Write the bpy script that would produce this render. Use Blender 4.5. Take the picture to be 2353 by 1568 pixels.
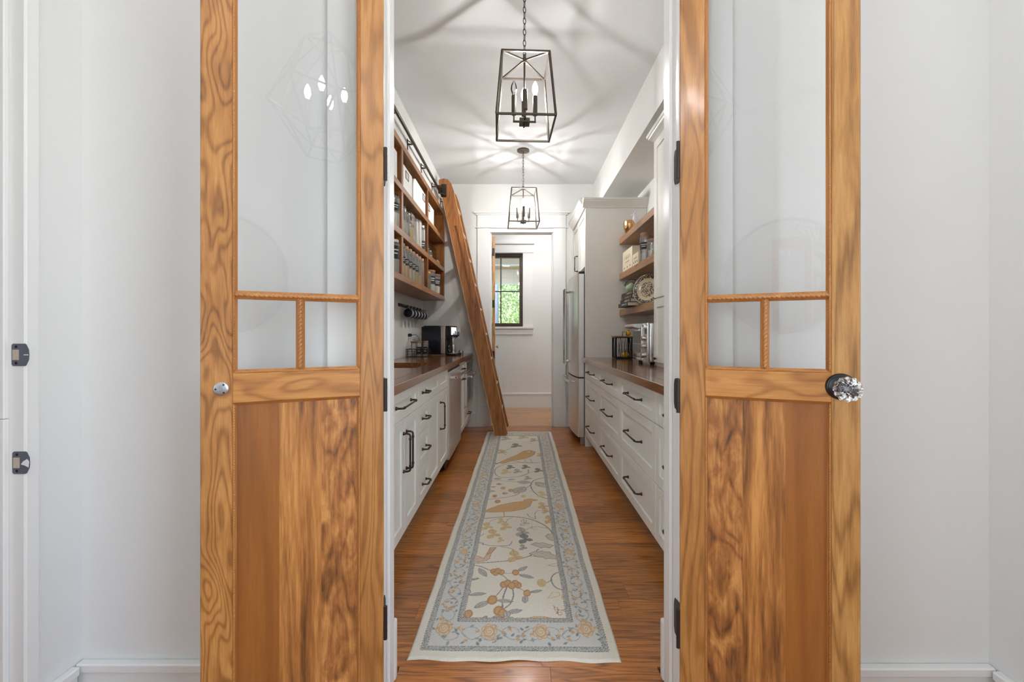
import bpy, bmesh, math, random
import numpy as np
from mathutils import Vector, Matrix, noise

for o in list(bpy.data.objects):
    bpy.data.objects.remove(o)
S = bpy.context.scene
C = S.collection
random.seed(7)
PI = math.pi

# ---------------------------------------------------------------- camera
EYE = 1.16
FPX = 980.0                       # focal length in pixels of a 2353 px wide frame
cam_d = bpy.data.cameras.new('camera')
cam = bpy.data.objects.new('camera', cam_d)
C.objects.link(cam)
cam.location = (0, 0, EYE)
cam.rotation_euler = (PI / 2, 0, 0)
cam_d.sensor_width = 36
cam_d.lens = 36 * FPX / 2353
cam_d.shift_x = -13.5 / 2353
cam_d.shift_y = -14.5 / 2353
cam_d.clip_start = 0.02
S.camera = cam

# ---------------------------------------------------------------- world, sun, exposure
w = bpy.data.worlds.new('sky')
S.world = w
w.use_nodes = True
nt = w.node_tree
bg = nt.nodes['Background']
sky = nt.nodes.new('ShaderNodeTexSky')
sky.sky_type = 'NISHITA'
sky.sun_disc = False
sky.sun_elevation = math.radians(50)
sky.sun_rotation = math.radians(200)
nt.links.new(sky.outputs[0], bg.inputs[0])
bg.inputs[1].default_value = 1.1
sun_d = bpy.data.lights.new('sun', 'SUN')
sun_d.energy = 6.0
sun_d.angle = math.radians(1)
sun_d.color = (1, 0.96, 0.88)
sun = bpy.data.objects.new('sun', sun_d)
C.objects.link(sun)
sun.rotation_euler = (math.radians(42), 0, math.radians(-25))
vs = S.view_settings
vs.view_transform = 'Standard'
vs.look = 'None'
vs.gamma = 1
vs.use_curve_mapping = False
vs.exposure = 0.0

BULB = 3200.0         # filaments of the candle bulbs of the pantry lanterns
HALL_BULB = 190.0      # bulbs of the hall lantern
HALL_FILL = 4.0       # fill panels added on the hall ceiling
FAR_FILL = 6.3        # fill panel added on the far room ceiling

# added fill lights at two made-up hall windows behind the camera
for _n, _x, _r, _e in (('hall_fill_left', -1.49, -1, 30), ('hall_fill_right', 1.60, 1, 39)):
    _d = bpy.data.lights.new(_n, 'AREA')
    _d.shape = 'RECTANGLE'
    _d.size, _d.size_y = 1.8, 1.1
    _d.energy = _e
    _d.color = (0.865, 0.955, 1.0)
    _o = bpy.data.objects.new(_n, _d)
    C.objects.link(_o)
    _o.location = (_x, -0.70, 1.6)
    _o.rotation_euler = (0, _r * PI / 2, 0)


# ---------------------------------------------------------------- materials
def lin(r, g, b):
    def c(v):
        v /= 255.0
        return v / 12.92 if v <= 0.04045 else ((v + 0.055) / 1.055) ** 2.4
    return (c(r), c(g), c(b), 1)


MATS = {}


def newmat(name):
    m = bpy.data.materials.new(name)
    m.use_nodes = True
    MATS[name] = m
    n = m.node_tree.nodes
    return m, n, m.node_tree.links, n['Principled BSDF']


def plain(name, col, rough=0.5, metal=0.0, spec=0.5, bump=0.0, bscale=60.0, coat=0.0, aniso=0.0, vary=0.0):
    m, n, l, p = newmat(name)
    p.inputs['Base Color'].default_value = col
    p.inputs['Roughness'].default_value = rough
    p.inputs['Metallic'].default_value = metal
    p.inputs['Specular IOR Level'].default_value = spec
    p.inputs['Coat Weight'].default_value = coat
    p.inputs['Coat Roughness'].default_value = 0.1
    tc = n.new('ShaderNodeTexCoord')
    if bump or vary:
        no = n.new('ShaderNodeTexNoise')
        no.inputs['Scale'].default_value = bscale
        no.inputs['Detail'].default_value = 3
        l.new(tc.outputs['Object'], no.inputs['Vector'])
    if bump:
        b = n.new('ShaderNodeBump')
        b.inputs['Strength'].default_value = bump
        b.inputs['Distance'].default_value = 0.002
        l.new(no.outputs['Fac'], b.inputs['Height'])
        l.new(b.outputs[0], p.inputs['Normal'])
    if vary:
        mx = n.new('ShaderNodeMix')
        mx.data_type = 'RGBA'
        mx.inputs[6].default_value = tuple(c * (1 - vary) for c in col[:3]) + (1,)
        mx.inputs[7].default_value = tuple(min(1, c * (1 + vary)) for c in col[:3]) + (1,)
        l.new(no.outputs['Fac'], mx.inputs[0])
        l.new(mx.outputs[2], p.inputs['Base Color'])
    return m


def brushed(name, col, rough, axis):
    m, n, l, p = newmat(name)
    p.inputs['Base Color'].default_value = col
    p.inputs['Metallic'].default_value = 1
    tc = n.new('ShaderNodeTexCoord')
    mp = n.new('ShaderNodeMapping')
    sc = [400, 400, 400]
    sc[axis] = 3
    mp.inputs['Scale'].default_value = sc
    no = n.new('ShaderNodeTexNoise')
    no.inputs['Scale'].default_value = 1
    l.new(tc.outputs['Object'], mp.inputs[0])
    l.new(mp.outputs[0], no.inputs['Vector'])
    r = n.new('ShaderNodeMapRange')
    r.inputs[3].default_value = rough - 0.06
    r.inputs[4].default_value = rough + 0.1
    l.new(no.outputs['Fac'], r.inputs[0])
    l.new(r.outputs[0], p.inputs['Roughness'])
    return m


def emit(name, col, strength):
    m, n, l, p = newmat(name)
    p.inputs['Base Color'].default_value = (0.8, 0.8, 0.8, 1)
    p.inputs['Emission Color'].default_value = col
    p.inputs['Emission Strength'].default_value = strength
    return m


def thin_glass(name, tint=(1, 1, 1, 1), rough=0.0, ior=1.5, boost=0.0, painted_sheen=0.0):
    m, n, l, p = newmat(name)
    n.remove(p)
    out = n['Material Output']
    tr = n.new('ShaderNodeBsdfTransparent')
    tr.inputs[0].default_value = tint
    gl = n.new('ShaderNodeBsdfGlossy')
    gl.inputs['Roughness'].default_value = rough
    fr = n.new('ShaderNodeFresnel')
    fr.inputs[0].default_value = ior
    ad = n.new('ShaderNodeMath')
    ad.operation = 'ADD'
    ad.inputs[1].default_value = boost
    ad.use_clamp = True
    l.new(fr.outputs[0], ad.inputs[0])
    mx = n.new('ShaderNodeMixShader')
    l.new(ad.outputs[0], mx.inputs[0])
    l.new(tr.outputs[0], mx.inputs[1])
    l.new(gl.outputs[0], mx.inputs[2])
    last = mx
    if painted_sheen:                       # diffuse white painting in the pale reflections of storage glass
        df = n.new('ShaderNodeBsdfDiffuse')
        df.inputs[0].default_value = (0.85, 0.86, 0.84, 1)
        last = n.new('ShaderNodeMixShader')
        last.inputs[0].default_value = painted_sheen
        l.new(mx.outputs[0], last.inputs[1])
        l.new(df.outputs[0], last.inputs[2])
    l.new(last.outputs[0], out.inputs[0])
    return m


def wood(name, light, mid, dark, axis=2, rings=9.0, fig=(7.0, 0.9), ringmix=0.5, rough=0.38, fiber=0.35,
         tint=0.0, coat=0.15, blotch=0.35, blotch_scale=(9, 1.6), seed=0.0, bump=0.08, pore=0.5):
    """noise-contour cathedral grain + fine fibres + stain blotches, running along `axis`"""
    m, n, l, p = newmat(name)
    tc = n.new('ShaderNodeTexCoord')
    oi = n.new('ShaderNodeObjectInfo')
    mul = n.new('ShaderNodeMath')
    mul.operation = 'MULTIPLY_ADD'
    mul.inputs[1].default_value = 37.0
    mul.inputs[2].default_value = seed
    l.new(oi.outputs['Random'], mul.inputs[0])
    add = n.new('ShaderNodeVectorMath')
    add.operation = 'ADD'
    l.new(tc.outputs['Object'], add.inputs[0])
    l.new(mul.outputs[0], add.inputs[1])

    def mapped(across, along):
        mp = n.new('ShaderNodeMapping')
        sc = [across] * 3
        sc[axis] = along
        mp.inputs['Scale'].default_value = sc
        l.new(add.outputs[0], mp.inputs[0])
        return mp.outputs[0]

    def nz(vec, detail=2.0, rough_=0.5, dist=0.0):
        t = n.new('ShaderNodeTexNoise')
        t.inputs['Scale'].default_value = 1
        t.inputs['Detail'].default_value = detail
        t.inputs['Roughness'].default_value = rough_
        t.inputs['Distortion'].default_value = dist
        l.new(vec, t.inputs['Vector'])
        return t.outputs['Fac']

    def mth(op, a, b=None, clamp=False):
        k = n.new('ShaderNodeMath')
        k.operation = op
        k.use_clamp = clamp
        for i, v in enumerate((a, b)):
            if v is None:
                continue
            if isinstance(v, (int, float)):
                k.inputs[i].default_value = v
            else:
                l.new(v, k.inputs[i])
        return k.outputs[0]
    big = nz(mapped(fig[0], fig[1]), 2.0, 0.45, 0.3)
    ring = mth('SINE', mth('MULTIPLY', big, rings * 6.283))
    ring = mth('MULTIPLY_ADD', ring, 0.5)
    n_last = ring.node
    n_last.inputs[2].default_value = 0.5
    ring = mth('POWER', ring, 3.0)
    fib = nz(mapped(480, 14), 3.0, 0.65)
    por = nz(mapped(110, 9), 2.0, 0.6)
    blo = nz(mapped(*blotch_scale), 4.0, 0.62, 0.6)
    a = mth('MULTIPLY', ring, ringmix)
    b = mth('MULTIPLY', fib, fiber)
    c = mth('MULTIPLY', mth('SUBTRACT', blo, 0.5), blotch * 4)
    d = mth('MULTIPLY', mth('SUBTRACT', por, 0.5), pore)
    t = mth('ADD', mth('ADD', mth('ADD', a, b), c), d)
    t = mth('ADD', t, 0.44 - 0.3 * ringmix - 0.5 * fiber, clamp=True)
    cr = n.new('ShaderNodeValToRGB')
    e = cr.color_ramp.elements
    e[0].color = light
    e[0].position = 0.08
    e[1].color = dark
    e[1].position = 0.98
    k = e.new(0.45)
    k.color = mid
    l.new(t, cr.inputs[0])
    col = cr.outputs[0]
    if tint:
        hs = n.new('ShaderNodeHueSaturation')
        r = n.new('ShaderNodeMapRange')
        r.inputs[3].default_value = 1 - tint
        r.inputs[4].default_value = 1 + tint
        l.new(oi.outputs['Random'], r.inputs[0])
        l.new(r.outputs[0], hs.inputs['Value'])
        l.new(col, hs.inputs['Color'])
        col = hs.outputs[0]
    l.new(col, p.inputs['Base Color'])
    p.inputs['Roughness'].default_value = rough
    p.inputs['Coat Weight'].default_value = coat
    p.inputs['Coat Roughness'].default_value = 0.12
    bp = n.new('ShaderNodeBump')
    bp.inputs['Strength'].default_value = bump
    bp.inputs['Distance'].default_value = 0.001
    l.new(fib, bp.inputs['Height'])
    l.new(bp.outputs[0], p.inputs['Normal'])
    return m


WALL = plain('wall_paint', lin(232, 232, 231), 0.6, bump=0.02, bscale=350, spec=0.3)
CEILM = plain('ceiling_paint', lin(222, 222, 221), 0.8, spec=0.2)
PWALL = plain('pantry_wall_paint', lin(230, 230, 227), 0.6, bump=0.06, bscale=350, spec=0.3)
TRIM = plain('trim_paint', lin(236, 236, 235), 0.32, spec=0.4)
CAB = plain('cabinet_paint', lin(240, 239, 233), 0.38, spec=0.45)
BRONZE = plain('dark_bronze', lin(66, 54, 46), 0.38, 0.85)
LANT = plain('lantern_bronze', lin(98, 90, 82), 0.42, 0.75)
BLACK = plain('black_metal', lin(30, 30, 34), 0.45, 0.4)
BLACKPL = plain('black_plastic', lin(14, 15, 20), 0.28)
STEEL = brushed('brushed_steel', (0.80, 0.80, 0.80, 1), 0.32, 2)
STEELH = plain('polished_steel', (0.72, 0.72, 0.73, 1), 0.18, 1.0)
DGLASS = plain('dark_glass', lin(40, 40, 44), 0.06)
GLASS = thin_glass('clear_glass', (0.97, 0.975, 0.975, 1), 0.04, 1.5, 0.05)
JARG = thin_glass('jar_glass', (0.97, 0.975, 0.97, 1), 0.08, 1.5, 0.09, painted_sheen=0.13)
PANE = thin_glass('pane_glass', (0.985, 0.99, 0.99, 1), 0.0, 1.52, 0.045)
HINGE = plain('hinge_metal', lin(62, 56, 56), 0.45, 0.6)
STRIKE = plain('strike_metal', lin(98, 100, 114), 0.4, 0.2)
PALE = plain('raw_wood_hole', lin(190, 178, 160), 0.9, vary=0.2, bscale=200)
ALU = plain('satin_aluminium', lin(170, 172, 176), 0.35, 0.9)
PLASTIC = plain('white_plastic', lin(235, 235, 233), 0.35)
LABEL = plain('black_label', lin(38, 37, 36), 0.7)
CHALK = plain('chalk_mark', lin(215, 212, 205), 0.8)
MIRROR = plain('mirror_glass', (0.9, 0.9, 0.9, 1), 0.01, 1.0)
CRYSTAL, _n, _l, _p = newmat('crystal')
_p.inputs['Base Color'].default_value = (1, 1, 1, 1)
_p.inputs['Transmission Weight'].default_value = 1
_p.inputs['Roughness'].default_value = 0.0
_p.inputs['IOR'].default_value = 1.52
BULBM = emit('lit_filament', (1, 0.995, 0.985, 1), BULB)
GLOW, _n, _l, _p = newmat('glowing_bulb_glass')
_n.remove(_p)
_t = _n.new('ShaderNodeBsdfTransparent')
_e = _n.new('ShaderNodeEmission')
_e.inputs[0].default_value = (1, 0.985, 0.96, 1)
_e.inputs[1].default_value = 9.0
_m = _n.new('ShaderNodeMixShader')
_m.inputs[0].default_value = 0.2
_l.new(_t.outputs[0], _m.inputs[1])
_l.new(_e.outputs[0], _m.inputs[2])
_l.new(_m.outputs[0], _n['Material Output'].inputs[0])
HBULBM = emit('lit_hall_bulb', (1, 0.98, 0.96, 1), HALL_BULB)
DIFF = emit('hall_fill', (0.97, 0.985, 1.0, 1), HALL_FILL)
DIFF2 = emit('far_fill', (1, 0.99, 0.98, 1), FAR_FILL)

W_STILE = wood('cherry_stile', lin(198, 144, 84), lin(168, 114, 58), lin(110, 68, 32), 2, 14, (8, 1.0), 0.30, fiber=0.4, blotch=0.13, blotch_scale=(10, 2.2))
W_CURLY = wood('curly_cherry_stile', lin(200, 146, 82), lin(168, 112, 56), lin(96, 58, 28), 2, 20, (8, 2.2), 0.34, fiber=0.45, blotch=0.2, blotch_scale=(12, 5))
W_PALE = wood('pale_cherry_stile', lin(206, 158, 94), lin(176, 126, 68), lin(108, 70, 34), 2, 14, (12, 0.6), 0.34, fiber=0.5, blotch=0.2, blotch_scale=(18, 3.4))
W_RAIL = wood('cherry_rail', lin(208, 152, 84), lin(182, 122, 60), lin(126, 76, 36), 0, 12, (6, 2.6), 0.34, fiber=0.4, blotch=0.08)
W_BPLAIN = wood('plain_brown_board', lin(174, 114, 52), lin(150, 92, 40), lin(104, 62, 26), 2, 4, (9, 0.35), 0.18, fiber=0.35, blotch=0.1, blotch_scale=(12, 0.8), pore=0.3)
W_BSTREAK = wood('streaked_board', lin(208, 148, 82), lin(166, 108, 54), lin(76, 46, 26), 2, 5, (13, 0.45), 0.32, fiber=0.5, blotch=0.26, blotch_scale=(26, 1.8), pore=0.9)
W_BBURL = wood('burled_board', lin(208, 150, 86), lin(164, 106, 56), lin(66, 40, 26), 2, 8, (10, 3.0), 0.26, fiber=0.4, blotch=0.36, blotch_scale=(26, 11), pore=0.7)
W_BEAD = wood('rope_bead_wood', lin(206, 148, 86), lin(178, 118, 62), lin(120, 74, 38), 2, 3, (10, 1), 0.2, fiber=0.3, blotch=0.1, rough=0.3)
W_FLOOR = wood('oak_plank', lin(198, 130, 62), lin(166, 100, 42), lin(84, 46, 18), 0, 13, (12, 0.9), 0.36, rough=0.3, fiber=0.5, tint=0.2, blotch=0.12, blotch_scale=(14, 1.2), coat=0.25, pore=0.8)
W_SHELF = wood('walnut_shelf', lin(176, 128, 82), lin(144, 98, 58), lin(86, 54, 32), 1, 6, (12, 0.9), 0.25, rough=0.34, fiber=0.4, blotch=0.12)
W_SHELFV = wood('walnut_upright', lin(164, 106, 56), lin(130, 80, 40), lin(76, 44, 24), 2, 6, (12, 0.9), 0.25, rough=0.34, fiber=0.4, blotch=0.12)
W_COUNTER = wood('walnut_counter', lin(160, 104, 60), lin(122, 76, 42), lin(70, 40, 24), 1, 6, (14, 0.8), 0.3, rough=0.2, fiber=0.4, tint=0.16, blotch=0.12, coat=0.5)
W_FLOAT = wood('floating_shelf_wood', lin(184, 136, 90), lin(154, 108, 66), lin(104, 66, 40), 1, 6, (12, 0.9), 0.25, rough=0.34, fiber=0.4, blotch=0.1)
W_LADDER = wood('ladder_pine', lin(186, 124, 62), lin(154, 96, 46), lin(92, 54, 28), 2, 7, (12, 0.6), 0.28, rough=0.42, fiber=0.4, blotch=0.16, blotch_scale=(16, 3))
W_RUNG = wood('ladder_rung_pine', lin(186, 124, 62), lin(154, 96, 46), lin(92, 54, 28), 1, 7, (12, 0.6), 0.28, rough=0.42, fiber=0.4, blotch=0.16)
W_LID = wood('lid_wood', lin(180, 136, 94), lin(150, 106, 70), lin(100, 66, 42), 0, 5, (20, 2), 0.3, fiber=0.3)
W_PORCH = wood('porch_pine', lin(226, 190, 140), lin(206, 166, 116), lin(160, 120, 80), 0, 5, (10, 0.8), 0.3, tint=0.1)
W_LIGHTFLOOR = wood('light_oak_plank', lin(214, 168, 120), lin(190, 142, 96), lin(140, 98, 64), 0, 12, (13, 1.0), 0.3, rough=0.32, fiber=0.5, tint=0.08, coat=0.25, blotch=0.1)


# ---------------------------------------------------------------- mesh helpers
class MB:
    def __init__(s):
        s.bm = bmesh.new()

    def box(s, x0, x1, y0, y1, z0, z1, bev=0.0, seg=1, rot=None):
        vs_ = [s.bm.verts.new(((x0, x1)[i], (y0, y1)[j], (z0, z1)[k])) for i in (0, 1) for j in (0, 1) for k in (0, 1)]
        fs = [(0, 1, 3, 2), (4, 6, 7, 5), (0, 4, 5, 1), (2, 3, 7, 6), (0, 2, 6, 4), (1, 5, 7, 3)]
        fa = [s.bm.faces.new([vs_[i] for i in f]) for f in fs]
        if bev:
            ed = set(e for f in fa for e in f.edges)
            r = bmesh.ops.bevel(s.bm, geom=list(ed), offset=bev, segments=seg, profile=0.5, affect='EDGES')
            vs_ = list(set(v for f in r['faces'] for v in f.verts) | set(v for v in vs_ if v.is_valid))
        if rot:
            bmesh.ops.transform(s.bm, matrix=rot, verts=[v for v in vs_ if v.is_valid])
        return s

    def quadbar(s, p0, p1, w, d, up=(0, 0, 1)):
        """rectangular bar from p0 to p1, w across, d along the `up`-ish side"""
        p0, p1 = Vector(p0), Vector(p1)
        t = (p1 - p0).normalized()
        u = Vector(up)
        a = t.cross(u)
        if a.length < 1e-4:
            a = t.cross(Vector((1, 0, 0)))
        a.normalize()
        b = a.cross(t).normalized()
        vs_ = []
        for p in (p0, p1):
            for i, j in ((-1, -1), (1, -1), (1, 1), (-1, 1)):
                vs_.append(s.bm.verts.new(p + a * (i * w / 2) + b * (j * d / 2)))
        for f in ((3, 2, 1, 0), (4, 5, 6, 7), (0, 1, 5, 4), (1, 2, 6, 5), (2, 3, 7, 6), (3, 0, 4, 7)):
            s.bm.faces.new([vs_[i] for i in f])
        return s

    def tube(s, pts, r, seg=8, closed=False, cap=True):
        pts = [Vector(p) for p in pts]
        n = len(pts)
        rr = r if isinstance(r, (list, tuple)) else [r] * n
        prev = None
        rings = []
        for i, p in enumerate(pts):
            if closed:
                t = pts[(i + 1) % n] - pts[i - 1]
            elif i == 0:
                t = pts[1] - p
            elif i == n - 1:
                t = p - pts[i - 1]
            else:
                t = (pts[i + 1] - p).normalized() + (p - pts[i - 1]).normalized()
            t.normalize()
            if prev is None:
                a = t.cross(Vector((0, 0, 1)))
                if a.length < 1e-3:
                    a = t.cross(Vector((1, 0, 0)))
            else:
                a = prev - t * prev.dot(t)
            a.normalize()
            prev = a
            b = t.cross(a)
            rings.append([s.bm.verts.new(p + (a * math.cos(2 * PI * k / seg) + b * math.sin(2 * PI * k / seg)) * rr[i]) for k in range(seg)])
        m = n if closed else n - 1
        for i in range(m):
            A, B = rings[i], rings[(i + 1) % n]
            for k in range(seg):
                s.bm.faces.new((A[k], A[(k + 1) % seg], B[(k + 1) % seg], B[k]))
        if cap and not closed:
            s.bm.faces.new(rings[0][::-1])
            s.bm.faces.new(rings[-1])
        return s

    def lathe(s, prof, c=(0, 0, 0), seg=24, axis='Z', scale=(1, 1), mod=None):
        """prof: list of (r, h); closed at r=0 ends"""
        c = Vector(c)
        rings = []

        def pt(r, h, k):
            a = 2 * PI * k / seg
            if mod:
                r = r * mod(a)
            u, v = r * math.cos(a) * scale[0], r * math.sin(a) * scale[1]
            if axis == 'Z':
                return c + Vector((u, v, h))
            if axis == 'X':
                return c + Vector((h, u, v))
            return c + Vector((v, h, u))
        for r, h in prof:
            if r < 1e-6:
                rings.append([s.bm.verts.new(pt(0, h, 0))])
            else:
                rings.append([s.bm.verts.new(pt(r, h, k)) for k in range(seg)])
        for A, B in zip(rings, rings[1:]):
            for k in range(seg):
                k2 = (k + 1) % seg
                if len(A) == 1 and len(B) == 1:
                    continue
                if len(A) == 1:
                    s.bm.faces.new((A[0], B[k2], B[k]))
                elif len(B) == 1:
                    s.bm.faces.new((A[k], A[k2], B[0]))
                else:
                    s.bm.faces.new((A[k], A[k2], B[k2], B[k]))
        return s

    def prism(s, poly, axis, a0, a1):
        """poly: 2D outline; extruded along axis between a0 and a1"""
        def pt(p, a):
            if axis == 'X':
                return (a, p[0], p[1])
            if axis == 'Y':
                return (p[0], a, p[1])
            return (p[0], p[1], a)
        A = [s.bm.verts.new(pt(p, a0)) for p in poly]
        B = [s.bm.verts.new(pt(p, a1)) for p in poly]
        n = len(poly)
        s.bm.faces.new(A)
        s.bm.faces.new(B[::-1])
        for i in range(n):
            s.bm.faces.new((A[i], B[i], B[(i + 1) % n], A[(i + 1) % n]))
        return s

    def poly(s, pts):
        s.bm.faces.new([s.bm.verts.new(p) for p in pts])
        return s

    def rope(s, p0, p1, r, pitch=0.011, depth=0.22, strands=2, seg=10, step=0.003):
        p0, p1 = Vector(p0), Vector(p1)
        L = (p1 - p0).length
        t = (p1 - p0).normalized()
        a = t.cross(Vector((0, 1, 0))).normalized()
        b = t.cross(a)
        n = max(4, int(L / step))
        prev = None
        for i in range(n + 1):
            q = L * i / n
            end = min(1.0, (min(q, L - q) + 0.0006) / 0.008)
            ring = []
            for k in range(seg):
                th = 2 * PI * k / seg
                ph = strands * th - 2 * PI * q / pitch
                rad = r * (1 - depth * (0.5 + 0.5 * math.cos(ph)) ** 5) * (0.25 + 0.75 * end)
                ring.append(s.bm.verts.new(p0 + t * q + (a * math.cos(th) + b * math.sin(th)) * rad))
            if prev:
                for k in range(seg):
                    s.bm.faces.new((prev[k], prev[(k + 1) % seg], ring[(k + 1) % seg], ring[k]))
            prev = ring
        return s

    def mesh(s, name, mat, smooth=False):
        bmesh.ops.recalc_face_normals(s.bm, faces=s.bm.faces)
        me = bpy.data.meshes.new(name)
        s.bm.to_mesh(me)
        s.bm.free()
        me.materials.append(mat)
        if smooth:
            me.shade_smooth()
            if smooth is not True:
                me.set_sharp_from_angle(angle=smooth)
        return me

    def build(s, name, mat, parent=None, smooth=False, local=False, origin=None):
        me = s.mesh(name, mat, smooth)
        o = bpy.data.objects.new(name, me)
        C.objects.link(o)
        if parent is not None:
            if not local:
                me.transform(wm(parent).inverted())
            elif parent.parent is not None:      # authored in the thing's frame, hung under one of its parts
                me.transform(parent.matrix_basis.inverted())
            o.parent = parent
            # put the part's own origin at its centre
            co = np.empty(len(me.vertices) * 3)
            me.vertices.foreach_get('co', co)
            co = co.reshape(-1, 3)
            c = Vector((co.max(0) + co.min(0)) / 2)
            me.transform(Matrix.Translation(-c))
            o.location = c
        else:
            co = np.empty(len(me.vertices) * 3)
            me.vertices.foreach_get('co', co)
            co = co.reshape(-1, 3)
            c = Vector((co.max(0) + co.min(0)) / 2)
            c.z = co[:, 2].min()
            me.transform(Matrix.Translation(-c))
            o.location = c
        return o


AUTO = math.radians(35)


def wm(o):
    m = o.matrix_basis.copy()
    while o.parent:
        o = o.parent
        m = o.matrix_basis @ m
    return m


def thing(name, label, cat, loc=(0, 0, 0), rz=0.0, group=None, rot=None):
    o = bpy.data.objects.new(name, None)
    o.empty_display_size = 0.05
    C.objects.link(o)
    o.location = loc
    o.rotation_euler = rot if rot else (0, 0, rz)
    o['label'] = label
    o['category'] = cat
    if group:
        o['group'] = group
    return o


def tag(o, label, cat, group=None):
    o['label'] = label
    o['category'] = cat
    if group:
        o['group'] = group
    return o


def struct(o, label=None):
    o['kind'] = 'structure'
    if label:
        o['label'] = label
    return o


def copy_tree(o, parent=None):
    c = o.copy()
    C.objects.link(c)
    c.parent = parent
    for ch in list(o.children):
        copy_tree(ch, c)
    return c


def box(name, mat, x0, x1, y0, y1, z0, z1, bev=0.0, parent=None):
    return MB().box(x0, x1, y0, y1, z0, z1, bev).build(name, mat, parent)


# ---------------------------------------------------------------- room shell
CZ = 3.06                       # ceiling height
LW, RW = -1.195, 1.335          # pantry side walls (in the niches)
LS, RS = -0.947, 0.952          # faces of the bulkheads above the niches
YB = 5.38                       # pantry back wall
HX0, HX1, HY0, HY1 = -1.337, 1.446, -1.40, 1.31   # hall
JL, JR = -0.413, 0.487          # jambs of the double door
YP = 1.42                       # pantry side of the door wall
FY0, FY1 = 5.50, 6.77           # far room


def wall(name, *boxes, mat=WALL):
    m = MB()
    for b in boxes:
        m.box(*b)
    return struct(m.build(name, mat))


# door wall (hall / pantry) with the double door opening
wall('wall_front', (-1.48, JL - 0.02, HY1, YP, 0, CZ), (JR + 0.02, 1.60, HY1, YP, 0, CZ), (JL - 0.02, JR + 0.02, HY1, YP, 2.48, CZ))
# pantry
wall('wall_left', (LW - 0.12, LW, YP, YB, 0, CZ), (LW, LS, YP, YB, 2.672, CZ), mat=PWALL)
wall('wall_right', (RW, RW + 0.12, YP, YB, 0, CZ), (RS, RW, YP, YB, 2.70, CZ), mat=PWALL)
DX0, DX1, DZ = -0.346, 0.44, 2.45
wall('wall_back', (-2.2, DX0 - 0.02, YB, FY0, 0, CZ), (DX1 + 0.02, 2.2, YB, FY0, 0, CZ), (DX0 - 0.02, DX1 + 0.02, YB, FY0, DZ + 0.02, CZ), mat=PWALL)
# hall
JY = 1.145
WY0, WY1, WH0, WH1 = -1.25, -0.15, 0.70, 2.50      # two unseen window openings added to light the hall
wall('wall_hall_left', (HX0 - 0.14, HX0, JY + 0.02, HY1, 0, CZ), (HX0 - 0.14, HX0, JY - 0.90, JY + 0.02, 2.46, CZ), (HX0 - 0.14, HX0, WY1, JY - 0.90, 0, CZ),
     (HX0 - 0.14, HX0, HY0, WY0, 0, CZ), (HX0 - 0.14, HX0, WY0, WY1, 0, WH0), (HX0 - 0.14, HX0, WY0, WY1, WH1, CZ))
wall('wall_hall_right', (HX1, HX1 + 0.14, WY1, HY1, 0, CZ), (HX1, HX1 + 0.14, HY0, WY0, 0, CZ), (HX1, HX1 + 0.14, WY0, WY1, 0, WH0), (HX1, HX1 + 0.14, WY0, WY1, WH1, CZ))
for nm_, xa_, xb_ in (('added_window_left', HX0 - 0.10, HX0 - 0.05), ('added_window_right', HX1 + 0.05, HX1 + 0.10)):  # frames of the unseen openings added for the hall fill light
    m_ = MB()
    for (a, b, c, d) in ((WY0, WY0 + 0.05, WH0, WH1), (WY1 - 0.05, WY1, WH0, WH1), (WY0, WY1, WH0, WH0 + 0.05), (WY0, WY1, WH1 - 0.05, WH1), ((WY0 + WY1) / 2 - 0.012, (WY0 + WY1) / 2 + 0.012, WH0, WH1), (WY0, WY1, 1.85, 1.87)):
        m_.box(xa_, xb_, a, b, c, d)
    struct(m_.build(nm_, BRONZE))
wall('wall_hall_back', (-2.6, HX1 + 0.14, HY0 - 0.12, HY0, 0, CZ))
wall('wall_side_room', (-2.6, -2.48, HY0, HY1 + 0.11, 0, CZ), (-2.48, -1.50, HY1, HY1 + 0.11, 0, CZ))
# far room
WX0, WX1, WZ0, WZ1 = -0.622, 0.078, 1.287, 2.452
wall('wall_far', (-2.2, WX0, FY1, FY1 + 0.14, 0, CZ), (WX1, 2.2, FY1, FY1 + 0.14, 0, CZ), (WX0, WX1, FY1, FY1 + 0.14, 0, WZ0), (WX0, WX1, FY1, FY1 + 0.14, WZ1, CZ))
wall('wall_far_left', (-2.32, -2.2, YB, FY1 + 0.14, 0, CZ))
wall('wall_far_right', (2.2, 2.32, YB, FY1 + 0.14, 0, CZ))
# ceilings
struct(MB().box(-2.6, 2.3, HY0 - 0.12, HY1 + 0.055, CZ, CZ + 0.1).build('ceiling_hall', CEILM))
struct(MB().box(-2.32, 2.32, HY1 + 0.055, YB + 0.06, CZ, CZ + 0.1).build('ceiling', CEILM))
struct(MB().box(-2.32, 2.32, YB + 0.06, FY1 + 0.14, CZ, CZ + 0.1).build('ceiling_far', CEILM))

# floors: slab + individual planks running across the pantry
fl = struct(MB().box(-1.33, 1.46, YP - 0.12, YB + 0.06, -0.06, -0.018).build('floor', BLACK))
PW = 0.127
row = 0
y = 1.489 - PW
while y < YB + 0.06:
    inside = y > YP - 0.02
    xa, xb = (-0.72, 0.82) if inside else (JL, JR)
    y1 = min(y + PW, YB + 0.06)
    cuts = [xa]
    x = xa + random.uniform(0.25, 1.1)
    while x < xb - 0.2:
        cuts.append(x)
        x += random.uniform(0.55, 1.15)
    cuts.append(xb)
    for a, b in zip(cuts, cuts[1:]):
        MB().box(a + 0.0002, b - 0.0002, y + 0.0002, y1 - 0.0002, -0.018, 0, 0.0008).build('plank', W_FLOOR, fl)
    y += PW
    row += 1
hf = struct(MB().box(-2.6, 1.6, HY0 - 0.1, YP - 0.12, -0.06, -0.018).build('floor_hall', BLACK))
y = HY0
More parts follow.
